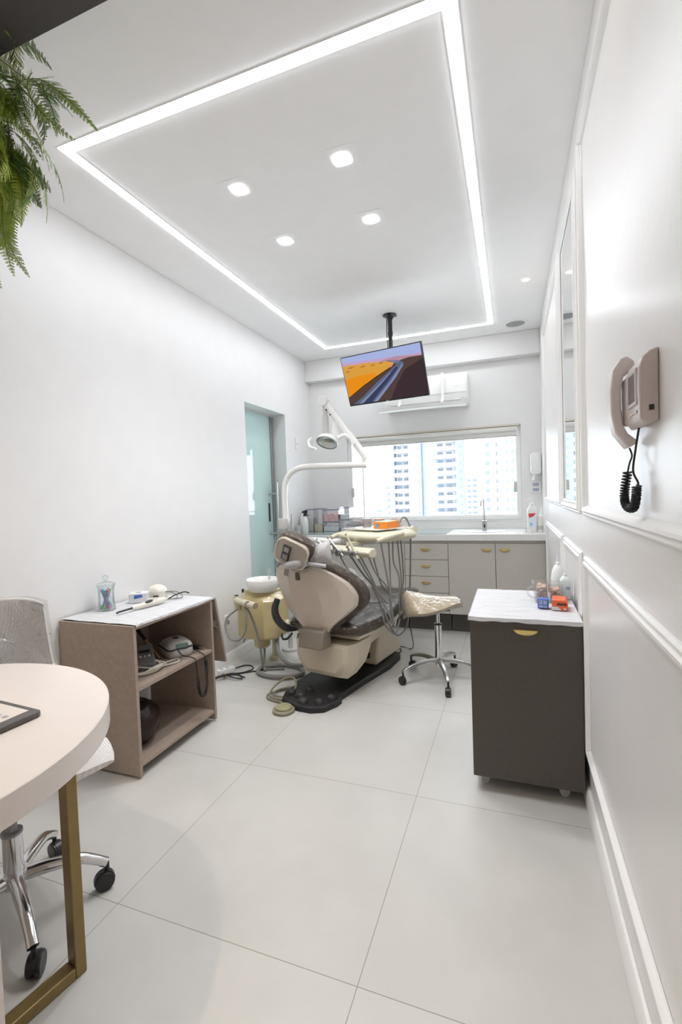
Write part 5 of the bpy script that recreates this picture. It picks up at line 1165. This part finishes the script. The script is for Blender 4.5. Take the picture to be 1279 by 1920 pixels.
cl = thing('curing_light', 'white and black handheld curing light lying in front of the scaler', 'curing light', (-1.83, 1.90, zo))
A, B = Vector((-1.852, 1.765, zo+.008)), Vector((-1.795, 2.06, zo+.016)); D = (B-A).normalized()
q = MB(); P = [A+D*t for t in (.085, .10, .15, .20, .25, .285, .30)]; q.tube([p+Vector((0, 0, .004)) for p in P], [.009, .0115, .0145, .0165, .017, .013, .004], n=18); build('body', q, IVORY, cl)
q = MB(); q.tube([A, A+D*.012+Vector((0, 0, .003)), A+D*.086+Vector((0, 0, .004))], [.0055, .005, .0055], n=12); build('light_guide', q, BLACKP, cl)
q = MB(); m_ = A+D*.185; q.ellipsoid((m_.x+.004, m_.y, m_.z+.016), .012, .030, .007, 16, 10); build('control_pad', q, BLACKP, cl)
q = MB(); m_ = A+D*.222; q.ellipsoid((m_.x+.003, m_.y, m_.z+.0175), .011, .014, .006, 14, 8); build('button', q, STEEL, cl)
q = MB(); q.tube(spline([B+D*.01, B+D*.05+Vector((.005, 0, .012)), B+D*.11+Vector((.008, 0, .016)), B+D*.135+Vector((.018, 0, .004))], 6), .0035, n=8); build('cord', q, BLACKR, cl)
t = thing('handpiece', 'thin ivory handpiece lying between the curing light and the scaler', 'handpiece', (-1.88, 2.06, zo))
q = MB(); q.tube([(-1.935, 2.055, zo+.008), (-1.885, 2.085, zo+.008), (-1.83, 2.11, zo+.007)], [.006, .0075, .005], n=14); build('body', q, IVORY, t)
q = MB(); q.cyl((-1.893, 2.080, zo+.008), (-1.880, 2.088, zo+.008), .0085, n=14); build('ring', q, STEEL, t)

# shelf of the oak trolley
zs_ = .4205
ap = thing('apex_locator', 'grey apex locator with white cables on the trolley shelf', 'device', (-1.80, 1.82, zs_))
AT = Matrix.Translation((-1.80, 1.88, zs_)) @ Matrix.Rotation(R(-42), 4, 'Z')
q = MB(AT); q.prism([(-.06, 0), (.06, 0), (.06, .030), (.045, .042), (-.06, .100), (-.06, .09)], -.045, .045, 'y'); build('body', q, mat('slate_grey_plastic', (0.17, 0.17, 0.18), 0.45, noise=0.05), ap, bevel=0.004)
def face(u, v, d=.0005):
    a, b = Vector((.045, 0, .042)), Vector((-.06, 0, .100)); p = a+(b-a)*u; n_ = Vector((.058, 0, .105)).normalized(); return (p.x+n_.x*d, -.045+.09*v, p.z+n_.z*d)
q = MB(AT); q.add([face(.50, .2), face(.50, .8), face(.66, .8), face(.66, .2)], [(0, 1, 2, 3)]); build('display', q, BLACKP, ap)
for v0 in (.2, .43, .66):
    q = MB(AT); cpt = [face(.28+.055*math.sin(2*PI*j/12), v0+.07+.07*math.cos(2*PI*j/12), .0005) for j in range(12)]; cp2 = [face(.28+.05*math.sin(2*PI*j/12), v0+.07+.06*math.cos(2*PI*j/12), .004) for j in range(12)]; q.loft([cpt, cp2]); build('button', q, LGREY, ap)
q = MB(); rr = random.Random(4); P = []
for i in range(26):
    a = i*1.25; P.append((-1.735+.075*math.cos(a)*(0.7+.5*rr.random())*.75, 1.84+.10*math.sin(a)*(.6+.5*rr.random()), zs_+.006+.030*rr.random()))
P = [(-1.79, 1.80, zs_+.03)]+P+[(-1.72, 1.97, zs_+.006), (-1.70, 2.01, zs_+.006), (-1.67, 1.97, zs_+.006), (-1.70, 1.90, zs_+.008)]
q.tube(spline(P, 5), .0035, n=7); build('cable', q, IVORY, ap)
bf = thing('wooden_brush', 'thin wooden brush with black tip leaning in the trolley shelf corner', 'brush', (-1.80, 1.95, zs_))
q = MB(); A, B = Vector((-1.80, 1.985, zs_+.012)), Vector((-1.985, 2.01, zs_+.165)); q.cyl(A, A+(B-A)*.55, .004, .006, n=10); build('handle', q, mat('varnished_wood', (0.42, 0.27, 0.12), 0.35, noise=0.1), bf)
q = MB(); q.cyl(A+(B-A)*.55, B, .008, .010, n=12); build('tip', q, BLACKP, bf)
em = thing('endodontic_motor', 'grey rounded endodontic motor wrapped with a black coiled cord on the trolley shelf', 'device', (-1.80, 2.08, zs_))
MT = Matrix.Translation((-1.785, 2.10, zs_)) @ Matrix.Rotation(R(-30), 4, 'Z')
q = MB(MT); loops = []
for s, z in ((.92, 0), (1, .008), (1.0, .042), (.95, .058), (.82, .072), (.58, .083), (.2, .087)): loops.append([(a*s, b*s, z) for a, b in rrect(.19, .15, .05, 6)])
q.loft(loops); build('body', q, LGREY, em, angle=60)
q = MB(MT); q.loft([[(.0965, -.035, .050), (.0965, .040, .050), (.092, .040, .047), (.092, -.035, .047)], [(.082, -.030, .073), (.082, .035, .073), (.076, .035, .070), (.076, -.030, .070)]]); build('display', q, mat('green_display', (0.04, 0.10, 0.07), 0.2, coat=0.6), em)
q = MB(MT); q.ellipsoid((0, 0, .0865), .022, .016, .004, 18, 8); build('badge', q, BLACKP, em)
q = MB(MT); q.tube([(a*1.06, b*1.06, .047+.004*math.sin(i)) for i, (a, b) in enumerate(rrect(.182, .142, .05, 6))], .0038, n=8, closed=True); build('wrapped_cord', q, BLACKR, em)
q = MB(); P1 = [(-1.715, 2.03, zs_+.050), (-1.69, 2.035, zs_+.018), (-1.64, 2.045, zs_+.008), (-1.614, 2.048, .415), (-1.612, 2.052, .36), (-1.612, 2.056, .315)]
q.tube(spline(P1, 6), .0028, n=7)
path = spline([(-1.612, 2.056, .315), (-1.611, 2.060, .26), (-1.610, 2.072, .218), (-1.610, 2.098, .203), (-1.610, 2.122, .222), (-1.610, 2.130, .28), (-1.610, 2.130, .345), (-1.611, 2.128, .385)], 44); hel = []; prev = Vector((1, 0, 0))
for i, p in enumerate(path):
    t_ = (path[min(i+1, len(path)-1)]-path[max(i-1, 0)]).normalized(); u = (prev-t_*prev.dot(t_)).normalized(); prev = u; v_ = t_.cross(u); a = 2*PI*i/7.0
    hel.append(p+.0068*(math.cos(a)*u+math.sin(a)*v_))
q.tube(hel, .0027, n=6); q.tube(spline([(-1.611, 2.128, .385), (-1.618, 2.122, .42), (-1.66, 2.13, zs_+.010), (-1.74, 2.16, zs_+.02), (-1.77, 2.175, zs_+.04)], 6), .0028, n=7); build('coiled_cord', q, BLACKR, em)
t = thing('motor_handpiece', 'black handpiece lying behind the grey endodontic motor', 'handpiece', (-1.79, 2.17, zs_))
q = MB(); q.tube(spline([(-1.86, 2.196, zs_+.012), (-1.79, 2.196, zs_+.013), (-1.70, 2.190, zs_+.012)], 5), .011, n=12); build('body', q, BLACKP, t)
q = MB(); q.tube([(-1.699, 2.190, zs_+.012), (-1.66, 2.185, zs_+.012)], [.006, .004], n=10); build('head', q, STEEL, t)
# dark wrapped bundle on the bottom shelf
bg = thing('brown_bag', 'glossy dark brown bundle on the bottom shelf of the oak trolley', 'bag', (-1.80, 1.80, .069))
q = MB(); n1, n2 = 28, 18; loops = []
for i in range(n2+1):
    a = -PI/2+PI*i/n2; L = []
    for j in range(n1):
        b = 2*PI*j/n1; p = Vector((math.cos(a)*math.cos(b), math.cos(a)*math.sin(b), math.sin(a))); k = 1+.10*mnoise.noise(p*2.2)+.05*mnoise.noise(p*6)
        L.append((-1.80+.125*p.x*k, 1.79+.125*p.y*k, max(.0690, .175+.112*p.z*k)))
    loops.append(L)
q.loft(loops); build('bundle', q, mat('dark_brown_glossy', (0.020, 0.009, 0.007), 0.30, noise=0.3, nscale=8, coat=0.12, bump=0.6, bscale=14, spec=0.3), bg, angle=60)

# ------------------------------------------------------------------ cables on the floor
pw = thing('power_strip', 'white power strip with a tied bundle of black cable near the oak trolley', 'power strip', (-1.99, 2.86, 0), R(62))
q = MB(); rbox(q, (0, 0, .020), (.13, .05, .038), .008, 'z', 4, .004); build('strip', q, WHITEP, pw, local=True)
for x in (-.035, .010): 
    q = MB(); q.cyl((x, 0, .0392), (x, 0, .0402), .012, n=16); build('outlet', q, GREYP, pw, local=True)
q = MB(); q.tube(spline([(-1.965, 2.915, .015), (-1.94, 3.02, .006), (-1.88, 3.03, .005), (-1.835, 2.97, .005), (-1.88, 2.89, .005), (-1.93, 2.84, .012), (-1.955, 2.79, .02), (-2.01, 2.74, .012), (-2.02, 2.70, .018), (-1.97, 2.73, .022), (-1.92, 2.80, .018), (-1.87, 2.83, .016), (-1.82, 2.80, .010), (-1.81, 2.77, .012), (-1.87, 2.76, .02), (-1.93, 2.765, .028), (-2.0, 2.70, .014), (-2.03, 2.67, .010), (-1.99, 2.66, .018), (-1.93, 2.75, .030), (-1.86, 2.80, .024), (-1.80, 2.81, .008)], 6), .0046, n=8)
q.tube(spline([(-2.06, 2.70, .006), (-1.95, 2.80, .008), (-1.86, 2.89, .006), (-1.75, 2.98, .005), (-1.69, 3.06, .005), (-1.62, 3.12, .005), (-1.50, 3.10, .005)], 6), .0046, n=8); build('cable', q, BLACKR, pw)
q = MB(); q.tube([(-1.948+.020*math.cos(2*PI*j/16), 2.775-.008*math.cos(2*PI*j/16), .022+.017*math.sin(2*PI*j/16)) for j in range(16)], .003, n=6, closed=True); build('twist_tie', q, GOLD, pw)
t = thing('black_cable', 'thin black cable on the floor right of the dental chair lift', 'cable', (-.89, 3.78, 0))
q = MB(); q.tube(spline([(-.755, 3.33, .42), (-.74, 3.40, .30), (-.745, 3.55, .10), (-.80, 3.70, .006), (-.89, 3.74, .005), (-.915, 3.62, .004), (-.96, 3.60, .004), (-.90, 3.70, .006), (-.86, 3.62, .004), (-.90, 3.58, .004)], 7), .0035, n=7); build('cable', q, BLACKR, t)

# ------------------------------------------------------------------ dark beam and hanging fern near the camera
bm_ = MB(); bm_.box(LX+.001, RX-.001, .62, .895, 2.45, 2.55); tag(build('beam', bm_, mat('dark_beam_paint', (0.055, 0.050, 0.050), 0.55, noise=0.05), None, bevel=0.002), 'dark grey beam across the ceiling corner above the hanging fern', 'beam')
fn_ = thing('hanging_fern', 'lush green fern hanging from the dark beam at upper left', 'fern', (-1.45, .95, 2.45))
LEAF = [mat('fern_leaf', (0.23, 0.34, 0.045), 0.5, noise=0.35, nscale=14), mat('fern_leaf_light', (0.38, 0.46, 0.06), 0.5, noise=0.3, nscale=14), mat('fern_leaf_dark', (0.12, 0.22, 0.04), 0.5, noise=0.3, nscale=14)]
STEM = mat('fern_stem', (0.10, 0.085, 0.03), 0.6, noise=0.1)
def frond_mesh(L, wid, droop, leafm, seed):
    rn = random.Random(seed); q = MB(); N = 26; pts = []
    for i in range(N+1):
        t = i/N; pts.append(Vector((L*t*(1-.35*droop*t), .018*math.sin(3*t+seed), -L*droop*.75*t**1.8)))
    q.tube(pts, [.0014*(1-.75*i/N)+.0003 for i in range(N+1)], n=5, mi=1)
    for i in range(2, N+1):
        t = i/N; c_ = pts[i]; tan = (pts[i]-pts[i-1]).normalized(); sd = Vector((0, 1, 0)); up = tan.cross(sd).normalized()
        w_ = wid*math.sin(PI*min(1, (.12+t*.88))**.75)**.8*(1.05-.45*t)+.004
        for s in (-1, 1):
            d = (sd*s*.9+tan*.45+up*(.22*rn.uniform(-1, 1)-.10)).normalized(); nl = max(3, int(w_/.0056)); bt = L/N*.72
            for k in range(nl):
                a = c_+d*(w_*(k+.15)/nl); sz = bt*(1.0-.70*(k/nl)**1.5); hw_ = w_/nl*.46
                for s2 in (-1, 1):
                    e = (tan*s2*.95+d*.40).normalized(); bend = up*(.0016*rn.uniform(-1, 1))
                    q.add([a-d*hw_*.6, a+e*sz*.55-d*hw_, a+e*sz+bend, a+e*sz*.55+d*hw_, a+d*hw_*.6], [(0, 1, 2, 3, 4)])
            q.add([c_, c_+d*w_*.5+tan*.0009, c_+d*w_, c_+d*w_*.5-tan*.0009], [(0, 1, 2, 3)])
    me = bpy.data.meshes.new('frond'); me.from_pydata(q.v, [], q.f); me.materials.append(leafm); me.materials.append(STEM); me.polygons.foreach_set('material_index', q.m); me.update(); return me
FM = [frond_mesh(.30, .062, .9, LEAF[0], 1), frond_mesh(.26, .055, .7, LEAF[1], 2), frond_mesh(.34, .066, 1.1, LEAF[0], 3), frond_mesh(.24, .060, .6, LEAF[2], 4), frond_mesh(.32, .060, .8, LEAF[2], 5), frond_mesh(.28, .058, 1.0, LEAF[1], 6)]
rf = random.Random(21)
def frond(x, y, z, az, el, k, sc, roll=0):
    o = bpy.data.objects.new('frond', FM[k]); COL.objects.link(o); o.parent = fn_
    o.matrix_basis = Matrix.Translation((x+1.45, y-.95, z-2.45)) @ Matrix.Rotation(az, 4, 'Z') @ Matrix.Rotation(-el, 4, 'Y') @ Matrix.Rotation(roll, 4, 'X') @ Matrix.Scale(sc, 4)
for i in range(86):
    t = rf.random()**1.5; x = -1.46+(.27-.10*t)*rf.random(); z = 2.50-.30*t; y = .955+.06*rf.uniform(-1, 1)
    frond(x, y, z, rf.uniform(-1.7, 1.2), R(rf.uniform(-60, 10)-25*t), rf.randrange(6), rf.uniform(.50, .74), rf.uniform(-.9, .9))
# longer trailing fronds at the bottom
for x, z, az, el, k, sc in ((-1.42, 2.20, .1, -62, 5, .72), (-1.40, 2.17, -.5, -78, 2, .66), (-1.46, 2.19, -1.2, -80, 0, .8), (-1.36, 2.22, .2, -50, 1, .66), (-1.44, 2.16, .5, -85, 5, .70), (-1.38, 2.24, -.2, -66, 0, .70), (-1.50, 2.2, -.6, -80, 2, .8), (-1.48, 2.18, .0, -72, 1, .8)):
    frond(x+.06, .955, z, az, R(el), k, sc, .2)
q = MB()
for i in range(9):
    x = -1.60+.035*i; q.tube(spline([(x, .90+.01*(i % 3), 2.445), (x+.01, .93, 2.43), (x+.02*math.sin(i), .955, 2.32), (x-.01, .95, 2.20-.02*(i % 4))], 5), .0018, n=6)
build('stem', q, STEM, fn_)

# ------------------------------------------------------------------ city seen through the window
CW = mat('tower_white', (0.42, 0.42, 0.42), 0.8, noise=0.02, nscale=.2); CB = mat('tower_blue_grey', (0.19, 0.22, 0.27), 0.8, noise=0.04, nscale=.3); CL = mat('tower_pale_blue', (0.28, 0.32, 0.38), 0.8, noise=0.03, nscale=.3)
CG = mat('tower_window', (0.13, 0.155, 0.19), 0.3, noise=0.1, nscale=.5); CR = mat('tower_red_brown', (0.40, 0.21, 0.16), 0.8, noise=0.05); CY = mat('tower_warm_white', (0.42, 0.40, 0.37), 0.8, noise=0.03, nscale=.2)
Yt = 165.0
tw = thing('apartment_tower', 'tall white and blue grey apartment tower in the middle of the window view', 'building', (-28, Yt+9, -40))
q = MB().box(-40.6, -15.8, Yt+2.5, Yt+18, -40, 48); build('wall', q, CL, tw, flat=True)
for x0, x1, m_, y0 in ((-41, -39.7, CB, 0), (-34.4, -29.8, CB, -.5), (-18.1, -15.4, CB, 0)):
    q = MB().box(x0, x1, Yt+y0, Yt+2.49, -40, 48); build('pier', q, m_, tw, flat=True)
for k in range(-9, 15):
    z = 1.4+2.85*k
    for x0, x1 in ((-39.69, -34.41), (-25.4, -18.11)):
        q = MB().box(x0, x1, Yt+.6, Yt+2.49, z, z+1.45); build('balcony', q, CW, tw, flat=True)
        q = MB().box(x0+.3, x1-.3, Yt+2.2, Yt+2.48, z+1.46, z+2.83); f_ = build('window', q, CW if (k % 3) else CL, tw, flat=True)
        q = MB()
        for a in range(2): q.box(x0+.9+a*(x1-x0)*.42, x0+.9+(a+.62)*(x1-x0)*.42, Yt+2.12, Yt+2.19, z+1.5, z+2.5)
        build('pane', q, CG, f_, flat=True)
q = MB()
for k in range(-9, 15):
    for x in (-16.6, -31.0): q.box(x, x+.45, Yt-.62 if x < -20 else Yt-.12, Yt-.51 if x < -20 else Yt-.01, 2.2+2.85*k, 2.75+2.85*k)
build('small_window', q, CG, tw, flat=True)['kind'] = 'stuff'
def block(label, x0, x1, y, z1, wallm, cols, pitch=2.9, dep=15, wm=CG, strip=None, zlo=-14):
    t = thing('city_building', label, 'building', ((x0+x1)/2, y+dep/2, -40)); q = MB().box(x0, x1, y, y+dep, -40, z1); build('wall', q, wallm, t, flat=True)
    for a, b in cols:
        q = MB(); z = zlo
        while z < z1-2.2: q.box(a, b, y-.12, y-.01, z, z+1.25); z += pitch
        build('window_column', q, wm, t, flat=True)
    if strip:
        for a, b, m_ in strip: 
            q = MB().box(a, b, y-.4, y-.01, -40, z1); build('facade_strip', q, m_, t, flat=True)
block('pale building with a red brown edge at the right side of the window view', -2.7, 4.2, 150, 40, CW, [(-1.7, -.9), (-.1, .7)], strip=[(2.0, 2.9, CR)])
block('white building with a blue window strip next to the red edged one', -8.2, -2.75, 156, 42, CW, [(-7.8, -6.6), (-4.6, -4.1)])
block('small distant white block low in the gap between the towers', -23.5, -15.2, 260, 8.8, CY, [(-22.6, -20.8), (-19.8, -17.5)])
block('distant stepped white block right of the small low block', -15, -8.0, 275, 10.5, CW, [(-14, -12.6), (-11.6, -9.8)])
block('thin distant building left of the apartment tower', -55, -50.4, 210, 6.5, CW, [(-54.2, -52.8), (-52.2, -51.0)])
block('low distant block far left of the window view', -70, -59, 240, -6.0, CY, [(-68, -65), (-63, -60.5)], zlo=-20)
